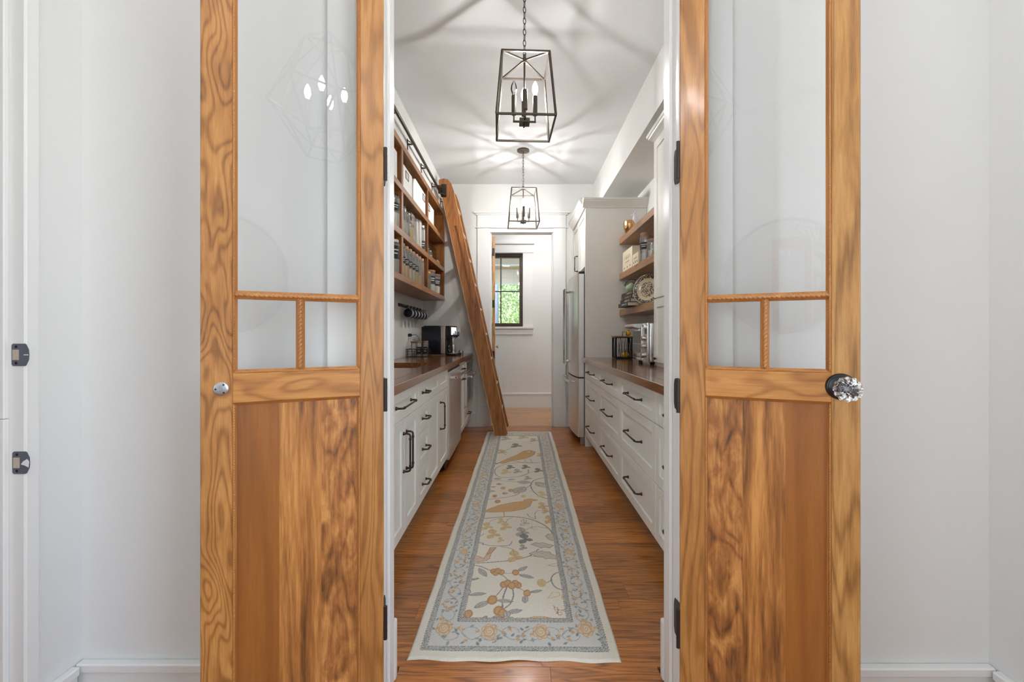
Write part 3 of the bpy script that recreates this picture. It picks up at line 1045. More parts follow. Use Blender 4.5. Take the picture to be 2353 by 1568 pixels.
# butcher block counters made of edge-glued staves, each stave a part
def counter(name, label, xa, xb, y0, y1, z0, z1, n, hole=None, front=None):
    t = thing(name, label, 'countertop', ((xa + xb) / 2, (y0 + y1) / 2, z0))
    wd = (xb - xa) / n
    for i in range(n):
        a, b = xa + i * wd, xa + (i + 1) * wd
        segs = [(y0, y1)]
        if hole and a >= hole[0] - 1e-4 and b <= hole[1] + 1e-4:
            segs = [(y0, hole[2]), (hole[3], y1)]
        for c, e in segs:
            edge = (i == 0 or i == n - 1)
            MB().box(a, b, c, e, z0, z1, 0.0025 if edge else 0.0).build('stave', W_COUNTER, t)
    return t


CT = 0.925
hw0, hw1 = LW + 0.002, -0.566
sw = (hw1 - hw0) / 8
ct1 = counter('countertop', 'dark walnut butcher block counter with a prep sink, on the left cabinets', hw0, hw1, 1.455, YB - 0.002, ZT, CT, 8, (hw0 + sw, hw0 + 6 * sw, 3.01, 3.57))
sk0, sk1 = hw0 + sw, hw0 + 6 * sw
COPPER = plain('copper_sink', lin(120, 62, 36), 0.35, 0.6, vary=0.25, bscale=18)
skm = MB()
o_, b_ = 0.004, 0.70
for (a, b, c, d_, e, f_) in ((sk0 - o_, sk0, 3.01 - o_, 3.57 + o_, b_, ZT - 0.0), (sk1, sk1 + o_, 3.01 - o_, 3.57 + o_, b_, ZT), (sk0, sk1, 3.01 - o_, 3.01, b_, ZT), (sk0, sk1, 3.57, 3.57 + o_, b_, ZT), (sk0, sk1, 3.01, 3.57, b_ - o_, b_)):
    skm.box(a, b, c, d_, e, f_)
sk = skm.build('basin', COPPER)
sk.name = 'prep_sink'
tag(sk, 'reddish brown undermount prep sink set into the left counter', 'sink')

# ---------------------------------------------------------------- right base run
XR = 0.698
RD = 0.632
zr = [0.12, 0.405, 0.708, ZT]
ys = [1.455, 2.165, 2.925, 3.66, 4.41]
labs = ['white cabinet with three deep drawers at the right, nearest the doorway', 'white three drawer cabinet at the right, second from the doorway',
        'white three drawer cabinet at the right, third from the doorway', 'white three drawer cabinet at the right, next to the refrigerator']
for i in range(4):
    a, b = ys[i], ys[i + 1]
    fr = []
    for j in range(3):
        zc = (zr[j] + zr[j + 1]) / 2
        fr.append(('drawer', a, b, zr[j], zr[j + 1], yc(a, b, zc, 0.29)))
    cabinet('drawer_cabinet', labs[i], -1, XR, RD, a, b, 0.12, ZT, fr)['group'] = 'three drawer cabinets on the right'
ct2 = counter('countertop', 'dark walnut butcher block counter on the right drawer cabinets', 0.672, RW - 0.002, 1.455, 4.408, ZT, CT, 8)

# fridge end panel, cabinet over the fridge


def crown(m, s, prof, x, y0, y1, z):
    """crown running along y; prof = list of (out, up)"""
    m.prism([(x + s * o_, z + u) for o_, u in prof], 'Y', y0, y1)
    return m


CR = [(0, 0), (0.012, 0.0), (0.016, 0.012), (0.03, 0.03), (0.05, 0.055), (0.056, 0.07), (0.064, 0.072), (0.064, 0.09), (0, 0.09)]
uc = cabinet('refrigerator_surround', 'white two door cabinet over the refrigerator with tall end panel', -1, 0.70, 0.63, 4.439, 5.376, 1.865, 2.47, [
    ('door', 4.44, 4.95, 1.87, 2.462), ('door', 4.95, 5.374, 1.87, 2.462, ((4.985, 1.90), (4.985, 2.075)))], toe=False)
box('end_panel', CAB, 0.698, RW - 0.002, 4.412, 4.4375, 0.001, 2.47, 0.001, uc)
cm = MB()
crown(cm, -1, CR, 0.70, 4.412 - 0.0, 5.376, 2.472)
cm.prism([(4.412 - o_, 2.472 + u) for o_, u in CR], 'X', 0.70 - 0.03, RW - 0.002)
cm.build('crown', CAB, uc)

# refrigerator
fr = thing('refrigerator', 'stainless french door refrigerator with bottom freezer drawer', 'refrigerator', (0.98, 4.905, 0))
MB().box(0.70, 1.31, 4.475, 5.335, 0.03, 1.80, 0.004).build('body', plain('fridge_side', lin(120, 118, 116), 0.45, 0.3), fr)


def bow(y):
    t_ = (y - 4.905) / 0.43
    return 0.600 + 0.034 * t_ * t_


def bowed(y0, y1, z0, z1, xb, n=10, cut=0.0):
    yy = [y0 + (y1 - y0) * k / n for k in range(n + 1)]
    poly = [(bow(v), v) for v in yy]
    poly[0] = (poly[0][0] + 0.006, y0)
    poly.insert(1, (bow(y0 + 0.006), y0 + 0.006))
    poly += [(xb, y1), (xb, y0)]
    return MB().prism(poly, 'Z', z0, z1)


for (a, b) in ((4.475, 4.903), (4.907, 5.335)):
    o = bowed(a, b, 0.715, 1.80, 0.695).build('door', STEEL, fr, math.radians(25))
    hy = b - 0.05 if a < 4.5 else a + 0.05
    hx = bow(hy) - 0.062
    MB().tube([(hx, hy, 0.83), (hx, hy, 1.68)], 0.0135, 14).build('handle', STEELH, o, AUTO)
    for z in (0.86, 1.65):
        MB().tube([(hx, hy, z), (bow(hy) + 0.01, hy, z)], 0.010, 10).build('handle_bracket', STEELH, o, True)
o = bowed(4.475, 5.335, 0.085, 0.70, 0.695).build('freezer_drawer', STEEL, fr, math.radians(25))
hb = [(bow(v) - 0.062 + (0.0 if 4.56 < v < 5.25 else 0.0), v, 0.655) for v in [4.55 + 0.71 * k / 12 for k in range(13)]]
MB().tube(hb, 0.0135, 14).build('handle', STEELH, o, AUTO)
for v in (4.575, 5.235):
    MB().tube([(bow(v) - 0.062, v, 0.655), (bow(v) + 0.01, v, 0.655)], 0.010, 10).build('handle_bracket', STEELH, o, True)
MB().box(bow(4.60) - 0.004, bow(4.60) + 0.004, 4.985, 5.03, 0.17, 0.205, 0.0005).build('badge', PLASTIC, o)
MB().box(0.66, 0.72, 4.478, 4.53, 0.0, 0.085, 0.006).build('foot_grille', ALU, fr)
MB().box(0.70, 0.72, 4.53, 5.333, 0.005, 0.08).build('kick_plate', BLACK, fr)
MB().box(0.640, 0.70, 4.478, 4.54, 1.80, 1.825, 0.004).build('hinge_cover', BLACKPL, fr)

# hutch standing on the right counter
hu = thing('hutch_cabinet', 'tall white hutch cabinet standing on the right counter near the doorway', 'cabinet', (1.18, 2.33, CT))
MB().box(1.04, RW - 0.002, 1.455, 3.20, CT + 0.001, 2.61).build('body', CAB, hu)
XH = 1.02
ds = [(1.455, 2.04), (2.04, 2.62), (2.62, 3.20)]
for a, b in ds:
    o = shaker(MB(), -1, 1.04, a, b, 1.432, 2.60, 0.062).build('door', CAB, hu)
    o = shaker(MB(), -1, 1.04, a, b, 0.955, 1.425, 0.062).build('door', CAB, hu)
    m = MB().lathe([(0, -0.022), (0.010, -0.021), (0.014, -0.016), (0.012, -0.010), (0.005, -0.006), (0.005, 0)], (XH, b - 0.06, 0.985), 16, 'X', (1.35, 0.8))
    m.build('knob', BRONZE, o, True)
cm = MB()
crown(cm, -1, [(0, 0), (0.006, 0.0), (0.010, 0.008), (0.03, 0.018), (0.058, 0.024), (0.062, 0.032), (0.070, 0.033), (0.074, 0.052), (0, 0.052)], 1.04, 1.455, 3.215, 2.60)
cm.build('crown', CAB, hu)

# ---------------------------------------------------------------- left wall shelf unit
SX = -0.904
su = thing('wall_shelf_unit', 'brown wooden wall shelf unit with cubbies on the left wall', 'shelf unit', (-1.05, 3.37, 1.579))
ZS = [(1.579, 1.630), (1.929, 1.980), (2.284, 2.332), (2.622, 2.671)]
YD = [(1.46, 1.51), (2.37, 2.42), (3.32, 3.37), (4.265, 4.315), (5.225, 5.275)]
for z0, z1 in ZS:
    MB().box(LW + 0.012, SX, 1.46, 5.275, z0, z1, 0.0015).build('shelf_board', W_SHELF, su)
for a, b in YD:
    for (_, z0), (z1, _) in zip(ZS, ZS[1:]):
        MB().box(LW + 0.012, SX - 0.001, a, b, z0, z1, 0.0012).build('divider', W_SHELFV, su)
MB().box(LW + 0.001, LW + 0.012, 1.46, 5.275, 1.60, 2.66).build('back_panel', W_SHELFV, su)

# ladder rail and brackets
BX, BZ = -0.887, 2.790
lr = thing('ladder_rail', 'dark metal library rail above the wall shelves', 'rail', (LS, 3.4, BZ - 0.03))
MB().tube([(BX, 1.47, BZ), (BX, 5.30, BZ)], 0.0135, 14).build('bar', BRONZE, lr, AUTO)
for yv in (1.57, 2.09, 2.61, 3.13, 3.65, 4.17, 4.69, 5.21):
    m = MB()
    m.box(LS, LS + 0.005, yv - 0.011, yv + 0.011, BZ - 0.045, BZ + 0.045, 0.001)
    m.quadbar((LS, yv, BZ), (BX, yv, BZ), 0.012, 0.010)
    m.quadbar((LS, yv, BZ + 0.036), (BX - 0.012, yv, BZ + 0.006), 0.008, 0.006)
    m.build('bracket', BRONZE, lr)

# library ladder leaning from the rail into the aisle
la = thing('library_ladder', 'brown wooden library ladder leaning on the rail over the left shelves', 'ladder', (-0.18, 5.08, 0.0075))
SLP = 0.2222


def lx(z):
    return -0.183 - SLP * z


HWD = 0.0745      # half width of a rail, measured horizontally


def rail_poly(z0, z1, a=-1.0, b=1.0):
    return [(lx(z0) + HWD * a, z0), (lx(z0) + HWD * b, z0), (lx(z1) + HWD * b, z1), (lx(z1) + HWD * a, z1)]


def full_rail():
    zt_ = 2.94
    return [(lx(0.008) - HWD, 0.008), (lx(0.008) + HWD - 0.03, 0.008), (lx(0.03) + HWD, 0.035), (lx(2.80) + HWD, 2.80), (lx(2.88) + HWD - 0.012, 2.885),
            (lx(2.92) + HWD - 0.04, 2.93), (lx(zt_) + HWD - 0.08, zt_), (lx(zt_) - HWD + 0.012, zt_ - 0.012), (lx(2.91) - HWD, 2.90)]


nr = MB()
nr.prism(full_rail(), 'Y', 4.872, 4.900)
nr.build('side_rail', W_LADDER, la)
fr_ = MB()
# face layer of the near rail leaves a routed slot open
fp_ = full_rail()
lo = [(lx(0.008) - HWD, 0.008), (lx(0.008) + HWD - 0.03, 0.008), (lx(0.03) + HWD, 0.035), (lx(1.437) + HWD, 1.437), (lx(1.437) - HWD, 1.437)]
hi = [(lx(2.40) - HWD, 2.40), (lx(2.40) + HWD, 2.40)] + fp_[3:]
for pl_ in (lo, hi, rail_poly(1.437, 2.40, -1, -0.16), rail_poly(1.437, 2.40, 0.22, 1)):
    fr_.prism(pl_, 'Y', 4.858, 4.872)
sf = fr_.build('side_rail_face', W_LADDER, la)
# pale strips painting in the light caught by the near rail's edges
for e_ in (-1, 1):
    MB().quadbar((lx(0.04) + e_ * HWD, 4.8585, 0.04), (lx(2.78) + e_ * HWD, 4.8585, 2.78), 0.006, 0.005, (0, 1, 0)).build('edge_highlight', plain('edge_highlight', lin(214, 176, 130), 0.4) if 'edge_highlight' not in MATS else MATS['edge_highlight'], la)
MB().prism(full_rail(), 'Y', 5.268, 5.308).build('side_rail', W_LADDER, la)
GLARE = plain('tread_glare_paint', lin(226, 206, 184), 0.35)  # cream colour imitates glare on the aisle edge of each tread
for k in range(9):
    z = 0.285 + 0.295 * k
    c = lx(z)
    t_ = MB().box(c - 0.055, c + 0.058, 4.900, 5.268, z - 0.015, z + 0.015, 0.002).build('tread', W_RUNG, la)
    MB().box(c + 0.058, c + 0.064, 4.902, 5.266, z - 0.014, z + 0.013, 0.002).build('tread_glare', GLARE, t_)
for k in range(9):
    z = 0.285 + 0.295 * k
    for e in (-0.03, 0.03):
        MB().lathe([(0, -0.0012), (0.0065, -0.0008), (0.007, 0)], (lx(z) + e, 4.858, z), 10, 'Y').build('plug', W_BPLAIN, la, True)
MB().box(lx(0) - 0.06, lx(0) + 0.045, 4.860, 4.898, 0.0082, 0.0095).build('foot_pad', PLASTIC, la)
# roller hardware
zz = 2.80
hd = MB().box(lx(zz) - HWD + 0.006, lx(zz) - HWD + 0.066, 4.852, 4.858, zz - 0.075, zz + 0.075, 0.002).build('roller_plate', BRONZE, la)
for yv in (4.80, 4.95):
    MB().lathe([(0, -0.012), (0.020, -0.012), (0.022, -0.004), (0.016, 0), (0.022, 0.004), (0.020, 0.012), (0, 0.012)], (BX + 0.0, yv, BZ + 0.034), 16, 'X').build('roller', BRONZE, la, AUTO)
MB().quadbar((BX, 4.80, BZ + 0.034), (BX, 4.95, BZ + 0.034), 0.03, 0.008).quadbar((BX, 4.79, BZ - 0.036), (lx(zz) - 0.03, 4.856, BZ - 0.036), 0.02, 0.010).tube([(BX, 4.79, BZ - 0.036), (BX, 4.79, BZ + 0.04)], 0.008, 8).build('roller_bracket', BRONZE, la)

# ---------------------------------------------------------------- floating shelves on the right
for i, (z0, z1, lb_) in enumerate(((2.089, 2.149, 'top'), (1.725, 1.787, 'middle'), (1.356, 1.419, 'lowest'))):
    tag(box('floating_shelf', W_FLOAT, 1.05, RW - 0.001, 3.204, 4.410, z0, z1, 0.0015), 'thick brown floating shelf by the hutch, %s of three' % lb_, 'shelf', 'floating shelves')


# ---------------------------------------------------------------- jars and small things
FILL = {}


def fill(name, col, vary=0.25, scale=90):
    if name not in FILL:
        FILL[name] = plain('food_' + name, lin(*col), 0.75, vary=vary, bscale=scale, bump=0.4)
    return FILL[name]


CORK = plain('cork_lid', lin(186, 146, 116), 0.85, vary=0.2, bscale=120)
GOLD = plain('gold_metal', lin(186, 146, 96), 0.22, 1.0, bump=0.9, bscale=60)


def jar(name, label, x, y, z, r, h, fillmat=None, frac=0.5, lid='wood', band=None, group=None, square=False, neck=0.85, lidr=None, facing=0.0, fill2=None):
    """glass storage jar; band = (z0, z1) of the black label in fractions of h; facing = azimuth of the label"""
    t = thing(name, label, 'jar', (x, y, z), 0, group)
    lh = 0.0 if lid is None else max(0.012, 0.08 * h)
    b = h - lh
    seg = 24

    def shell(prof, c=(0, 0, 0)):
        m = MB()
        if square:
            hs = r
            for (ra, ha), (rb, hb_) in zip(prof, prof[1:]):
                pass
            m.box(-hs, hs, -hs * square, hs * square, 0.0005, prof[-1][1], 0.008, 3)
        else:
            m.lathe(prof, c, seg)
        return m
    nk = r * neck
    g = shell([(0, 0.0005), (r * 0.93, 0.0005), (r, 0.006), (r, b - (r - nk) * 1.2 - 0.006), (nk, b - 0.006), (nk, b)])
    g.build('glass', JARG, t, AUTO, True)
    if fillmat is not None:
        m = MB()
        top = b * frac
        if square:
            m.box(-r * 0.93, r * 0.93, -r * 0.93 * square, r * 0.93 * square, 0.004, top, 0.005, 2)
        else:
            m.lathe([(0, 0.004), (r * 0.9, 0.004), (r * 0.92, 0.01), (r * 0.92, top - 0.004), (r * 0.8, top), (0, top)], (0, 0, 0), 20)
        m.build('contents', fillmat, t, AUTO, True)
    lr_ = lidr or nk * 1.06
    if lid == 'wood':
        MB().lathe([(0, b - 0.004), (lr_ * 0.94, b - 0.004), (lr_, b), (lr_, h - 0.002), (lr_ * 0.96, h), (0, h)], (0, 0, 0), seg).build('lid', W_LID, t, AUTO, True)
    elif lid == 'cork':
        MB().lathe([(0, b - 0.006), (lr_ * 0.9, b - 0.006), (lr_, b), (lr_, h - 0.003), (lr_ * 0.9, h), (0, h)], (0, 0, 0), seg).build('lid', CORK, t, AUTO, True)
    elif lid == 'glass':
        MB().lathe([(0, b - 0.002), (lr_, b - 0.002), (lr_ * 1.05, b + 0.004), (lr_ * 0.8, h - 0.004), (0, h)], (0, 0, 0), seg).build('lid', GLASS, t, AUTO, True)
    elif lid == 'steel':
        MB().lathe([(0, b - 0.002), (lr_, b - 0.002), (lr_, h - 0.002), (lr_ * 0.95, h), (0, h)], (0, 0, 0), seg).build('lid', STEELH, t, AUTO, True)
    elif lid == 'yellow':
        MB().lathe([(0, b - 0.002), (lr_, b - 0.002), (lr_, h - 0.003), (lr_ * 0.92, h), (0, h)], (0, 0, 0), seg).build('lid', plain('yellow_lid', lin(226, 170, 52), 0.5) if 'yellow_lid' not in MATS else MATS['yellow_lid'], t, AUTO, True)
    if band:
        m = MB()
        z0, z1 = band[0] * h, band[1] * h
        n = 9
        sp = 1.05
        rr = r * 1.012
        A = []
        for k in range(n + 1):
            a = facing - sp + 2 * sp * k / n
            A.append((rr * math.cos(a), rr * math.sin(a)))
        for (p_, q_) in zip(A, A[1:]):
            m.poly([(p_[0], p_[1], z0), (q_[0], q_[1], z0), (q_[0], q_[1], z1), (p_[0], p_[1], z1)])
        bmesh.ops.remove_doubles(m.bm, verts=m.bm.verts, dist=1e-5)
        lbq = m.build('label', LABEL, t, True, True)
        m = MB()
        for j, zz_ in enumerate((0.68, 0.42)):
            zc = z0 + (z1 - z0) * zz_
            hh = (z1 - z0) * 0.045
            sp2 = 0.55 - 0.15 * j
            rr2 = r * 1.02
            pts_ = [facing - sp2 + 2 * sp2 * k / 6 for k in range(7)]
            for a, b_2 in zip(pts_, pts_[1:]):
                m.poly([(rr2 * math.cos(a), rr2 * math.sin(a), zc - hh), (rr2 * math.cos(b_2), rr2 * math.sin(b_2), zc - hh), (rr2 * math.cos(b_2), rr2 * math.sin(b_2), zc + hh), (rr2 * math.cos(a), rr2 * math.sin(a), zc + hh)])
        m.build('lettering', CHALK, lbq, False, True)
        m_ = bpy.data.objects[lbq.name]
    return t


FA = math.radians(-52)          # labels of the left shelves look towards the doorway
pasta = [('fusilli', (222, 190, 120), .46), ('penne', (226, 178, 84), .44), ('rice', (226, 214, 186), .40), ('noodles', (224, 204, 160), .42), ('macaroni', (222, 180, 112), .42), ('shells', (226, 196, 120), .36), ('spaghetti', (206, 140, 96), .92)]
words = ['first', 'second', 'third', 'fourth', 'fifth', 'sixth', 'seventh']
for i, (nm, col, frac) in enumerate(pasta):
    jar('tall_jar', 'slim cork-lidded jar of %s, %s from the divider in the lowest row' % (('dry pasta', 'yellow pasta', 'pale grain', 'pale noodles', 'tan pasta', 'shell pasta', 'long spaghetti')[i], words[i]),
        -0.948, 3.475 + 0.115 * i, 1.6305, 0.033, 0.272, fill(nm, col), frac, 'cork', (0.40, 0.60) if i < 5 else None, 'slim pasta jars', neck=0.80, facing=FA)
# middle row, middle cubby
jar('glass_jar', 'clear glass jar of white powder beside the divider in the middle cubby row', -0.955, 3.455, 1.9805, 0.05, 0.235, fill('flour', (232, 226, 214)), .5, 'glass', None, facing=FA)
jar('glass_jar', 'clear clamp jar with pale contents, second in the middle cubby row', -0.955, 3.575, 1.9805, 0.052, 0.222, fill('pale', (200, 200, 184)), .55, 'glass')
jar('glass_bottle', 'small rounded bottle of yellow grains in the middle cubby row', -0.94, 3.70, 1.9805, 0.038, 0.168, fill('corn', (226, 196, 104)), .72, 'cork', neck=0.5)
jar('square_canister', 'large square clear canister in the middle cubby row', -1.00, 3.815, 1.9805, 0.068, 0.255, fill('oats', (214, 190, 142)), .30, None, square=1.0)
jar('square_canister', 'slim square canister of off-white flour in the middle cubby row', -0.965, 3.945, 1.9805, 0.045, 0.245, fill('flour', (232, 226, 214)), .9, None, square=1.0)
jar('square_canister', 'tall square canister of white sugar in the middle cubby row', -0.965, 4.06, 1.9805, 0.045, 0.265, fill('sugar', (238, 234, 228)), .94, None, square=1.0)
jar('tall_jar', 'white filled jar with dark green label at the end of the middle cubby row', -0.950, 4.175, 1.9805, 0.042, 0.245, fill('sugar', (238, 234, 228)), .9, 'steel', (0.05, 0.38), facing=FA)
# jars in the nearest visible cubbies
jar('glass_jar', 'tall clear jar in the nearest cubby of the middle row', -0.955, 3.24, 1.9805, 0.055, 0.25, fill('flour', (232, 226, 214)), .45, 'glass', (0.45, 0.7), facing=FA)
jar('glass_jar', 'tall clear jar in the nearest cubby of the lowest row', -0.950, 3.235, 1.6305, 0.05, 0.25, fill('pale', (200, 200, 184)), .5, 'steel', (0.4, 0.8), facing=FA)
# lowest row, far cubby
jar('glass_jar', 'squat spice jar with yellow lid in the far lowest cubby', -0.95, 4.43, 1.6305, 0.046, 0.185, fill('spice', (176, 136, 92)), .62, 'yellow', None, facing=FA)
jar('glass_jar', 'jar with broad wooden lid and black label in the far lowest cubby', -0.965, 4.66, 1.6305, 0.062, 0.232, fill('flour', (232, 226, 214)), .36, 'wood', (0.36, 0.72), neck=0.9, lidr=0.062, facing=FA)
jar('glass_jar', 'clear jar with broad wooden lid at the far end of the lowest cubby', -0.955, 4.93, 1.6305, 0.058, 0.225, fill('cream', (222, 212, 192)), .42, 'wood', (0.40, 0.74), neck=0.9, lidr=0.058, facing=FA)


# white storage bins on the top row
BIN = plain('white_bin', lin(230, 229, 227), 0.55)


def bin_(label, y0, y1, x0, x1, z, h, holder, rnd=0.0):
    t = thing('storage_bin', label, 'storage bin', ((x0 + x1) / 2, (y0 + y1) / 2, z), 0, 'white bins on the top shelf row')
    m = MB()
    if rnd:
        pl_ = [(y0, z), (y1, z), (y1, z + h - 0.01)]
        for k in range(8):
            a = PI / 2 * k / 7
            pl_.append((y0 + rnd - rnd * math.sin(a), z + h - rnd + rnd * math.cos(a)))
        m.prism(pl_, 'X', x0, x1)
    else:
        m.box(x0, x1, y0, y1, z, z + h, 0.003)
    b = m.build('body', BIN, t)
    if holder is not None:
        m = MB()
        zc = z + h * 0.72
        for (a, c, d_, e) in ((-.05, .05, .026, .032), (-.05, .05, -.032, -.026), (-.05, -.042, -.026, .026), (.042, .05, -.026, .026)):
            m.box(x1, x1 + 0.003, holder + a, holder + c, zc + d_, zc + e)
        m.build('label_holder', BRONZE, b)
        MB().box(x1, x1 + 0.0012, holder - .042, holder + .042, zc - .026, zc + .026).build('card', plain('label_card', lin(205, 200, 190), 0.8) if 'label_card' not in MATS else MATS['label_card'], b)


bin_('white storage bin in the nearest top cubby', 2.95, 3.285, -1.17, -0.93, 2.3325, 0.235, None)
bin_('white storage bin with metal label holder beside the divider on the top row', 3.40, 3.74, -1.17, -0.928, 2.3325, 0.215, 3.57)
bin_('rounded white storage bin with its label holder at the far end on the top row', 3.76, 4.25, -1.17, -0.922, 2.3325, 0.232, 4.18, 0.09)
bin_('white storage bin in the far top cubby', 4.335, 4.70, -1.17, -0.925, 2.3325, 0.20, 4.42)
PY = plain('pale_yellow_pack', lin(226, 216, 160), 0.6, bump=0.5, bscale=50)
tag(MB().box(-1.10, -0.935, 4.76, 4.98, 2.3325, 2.385, 0.012, 2).build('snack_pack', PY, None, AUTO), 'small pale yellow pack at the far end of the top row', 'pack')

# wire basket of jars, middle row far cubby
wb = thing('wire_basket', 'brown wire basket in the far cubby of the middle row', 'basket', (-1.02, 4.60, 1.981))
m = MB()
ya, yb, xa, xb, zb, zt2 = 4.40, 4.86, -1.15, -0.93, 1.984, 2.13
for z in (zb, zb + 0.05, zb + 0.1, zt2):
    r_ = 0.0035 if z == zt2 else 0.0016
    m.tube([(xa, ya, z), (xb, ya, z), (xb, yb, z), (xa, yb, z)], r_, 6, True)
for k in range(8):
    yv = ya + (yb - ya) * k / 7
    m.tube([(xb, yv, zb), (xb, yv, zt2)], 0.0016, 5)
    m.tube([(xa, yv, zb), (xa, yv, zt2)], 0.0016, 5)
    m.tube([(xa, yv, zb), (xb, yv, zb)], 0.0016, 5)
m.build('wire_frame', BRONZE, wb)
for k, yv in enumerate((4.47, 4.60, 4.73)):
    jar('small_jar', 'small clear jar in the brown wire basket, %s from the aisle end' % words[2 - k], -0.985, yv, 1.9865, 0.036, 0.105, fill('mixed%d' % k, ((196, 186, 160), (90, 74, 60), (208, 206, 196))[k]), .6, 'steel', None, 'jars in the wire basket')
tag(MB().box(-1.02, -0.925, 4.95, 5.10, 1.9805, 2.03, 0.006, 2).build('small_box', plain('mottled_pack', lin(170, 164, 150), 0.6, vary=0.5, bscale=70), None, AUTO), 'small mottled pack beyond the wire basket', 'pack')

# mug rack with mugs
mr = thing('mug_rack', 'dark metal hook rail under the left wall shelf', 'hook rail', (LW, 4.75, 1.44))
MB().box(LW, LW + 0.008, 4.25, 5.25, 1.445, 1.478, 0.002).build('rail', BLACK, mr)
MUGO = plain('mug_glaze', lin(150, 152, 150), 0.35, vary=0.15, bscale=40)
MUGI = plain('mug_inside', lin(44, 50, 68), 0.3)
for k in range(7):
    yv = 4.375 + 0.14 * k
    MB().tube([(LW + 0.008, yv, 1.462), (LW + 0.03, yv, 1.452), (LW + 0.05, yv, 1.442), (LW + 0.066, yv, 1.447), (LW + 0.072, yv, 1.462)], 0.003, 6).build('hook', BLACK, mr, True)
for k in range(6):
    yv = 4.375 + 0.14 * k
    t = thing('mug', 'grey stoneware mug with dark blue inside, %s on the hook rail' % ('nearest' if k == 0 else words[k]), 'mug', (LW + 0.072, yv, 1.352), 0, 'mugs on the hook rail')
    R_ = 0.046
    c_ = Vector((LW + 0.078, yv - 0.045, 1.382))
    pr = [(0, 0.09), (R_ * 0.8, 0.09), (R_ * 0.97, 0.08), (R_, 0.05), (R_, 0.0)]
    MB().lathe(pr, c_, 28, 'Y').build('body', MUGO, t, AUTO)
    MB().lathe([(R_, 0.0), (R_ * 0.9, 0.0), (R_ * 0.9, 0.06), (R_ * 0.75, 0.082), (0, 0.084)], c_, 28, 'Y').build('inside', MUGI, t, AUTO)
    hp = [(c_.x, c_.y + 0.02, c_.z + R_ - 0.002), (c_.x, c_.y + 0.022, c_.z + R_ + 0.016), (c_.x, c_.y + 0.035, c_.z + R_ + 0.024), (c_.x, c_.y + 0.055, c_.z + R_ + 0.022), (c_.x, c_.y + 0.068, c_.z + R_ + 0.012), (c_.x, c_.y + 0.07, c_.z + R_ - 0.004)]
    MB().tube(hp, 0.0045, 8).build('handle', MUGO, t, True)

# wire basket with two labelled jars on the left counter
b2 = thing('wire_basket', 'black wire basket with jars on the left counter', 'basket', (-1.055, 4.54, CT + 0.001))
m = MB()
xa, xb, ya, yb, zb, zt2 = -1.172, -0.945, 4.46, 4.62, CT + 0.003, CT + 0.082
for z in (zb, zb + 0.027, zb + 0.054, zt2):
    m.tube([(xa, ya, z), (xb, ya, z), (xb, yb, z), (xa, yb, z)], 0.0032 if z == zt2 else 0.0014, 6, True)
for k in range(11):
    xv = xa + (xb - xa) * k / 10
    for yv in (ya, yb):
        m.tube([(xv, yv, zb), (xv, yv, zt2)], 0.0014, 5)
    m.tube([(xv, ya, zb), (xv, yb, zb)], 0.0014, 5)
for k in range(1, 6):
    yv = ya + (yb - ya) * k / 6
    for xv in (xa, xb):
        m.tube([(xv, yv, zb), (xv, yv, zt2)], 0.0014, 5)
m.build('wire_frame', BLACK, b2)
jar('glass_jar', 'labelled jar in the black counter basket, left of the pair', -1.045, 4.52, CT + 0.005, 0.029, 0.165, fill('tea', (214, 204, 186)), .3, 'wood', (0.16, 0.62), neck=0.86, lidr=0.028, facing=-PI / 2)
jar('glass_jar', 'labelled jar in the black counter basket, beside the coffee machine', -0.978, 4.52, CT + 0.005, 0.029, 0.165, fill('tea', (214, 204, 186)), .3, 'wood', (0.16, 0.62), neck=0.86, lidr=0.028, facing=-PI / 2)
jar('glass_jar', 'broad jar with golden wooden lid at the back of the black counter basket', -1.112, 4.575, CT + 0.005, 0.034, 0.16, fill('sand', (206, 176, 130)), .3, 'wood', None, neck=0.9, lidr=0.04)

# outlet with plug behind the coffee machine; other plates
def plate(label, p, nrm, kind='outlet', w=0.07, h=0.115):
    t = thing('wall_plate', label, 'wall plate', p)
    x, y, z = p
    m = MB()
    if nrm == 'x':
        m.box(x, x + 0.006, y - w / 2, y + w / 2, z - h / 2, z + h / 2, 0.002)
    else:
        m.box(x - w / 2, x + w / 2, y - 0.006, y, z - h / 2, z + h / 2, 0.002)
    m.build('cover', PLASTIC, t)
    for s_ in (-1, 1):
        m = MB()
        zc = z + s_ * 0.022
        if kind == 'outlet':
            if nrm == 'x':
                m.box(x + 0.006, x + 0.0075, y - 0.016, y + 0.016, zc - 0.015, zc + 0.015, 0.0006)
            else:
                m.box(x - 0.016, x + 0.016, y - 0.0075, y - 0.006, zc - 0.015, zc + 0.015, 0.0006)
            o = m.build('socket', PLASTIC, t)
            m = MB()
            for dx in (-0.006, 0.006):
                if nrm == 'x':
                    m.box(x + 0.0075, x + 0.008, y + dx - 0.001, y + dx + 0.001, zc - 0.003, zc + 0.006)
                else:
                    m.box(x + dx - 0.001, x + dx + 0.001, y - 0.008, y - 0.0075, zc - 0.003, zc + 0.006)
            m.build('slots', BLACK, o)
    if kind == 'switch':
        MB().box(x - 0.016, x + 0.016, y - 0.0085, y - 0.006, z - 0.033, z + 0.033, 0.001).build('rocker', PLASTIC, t)
    return t


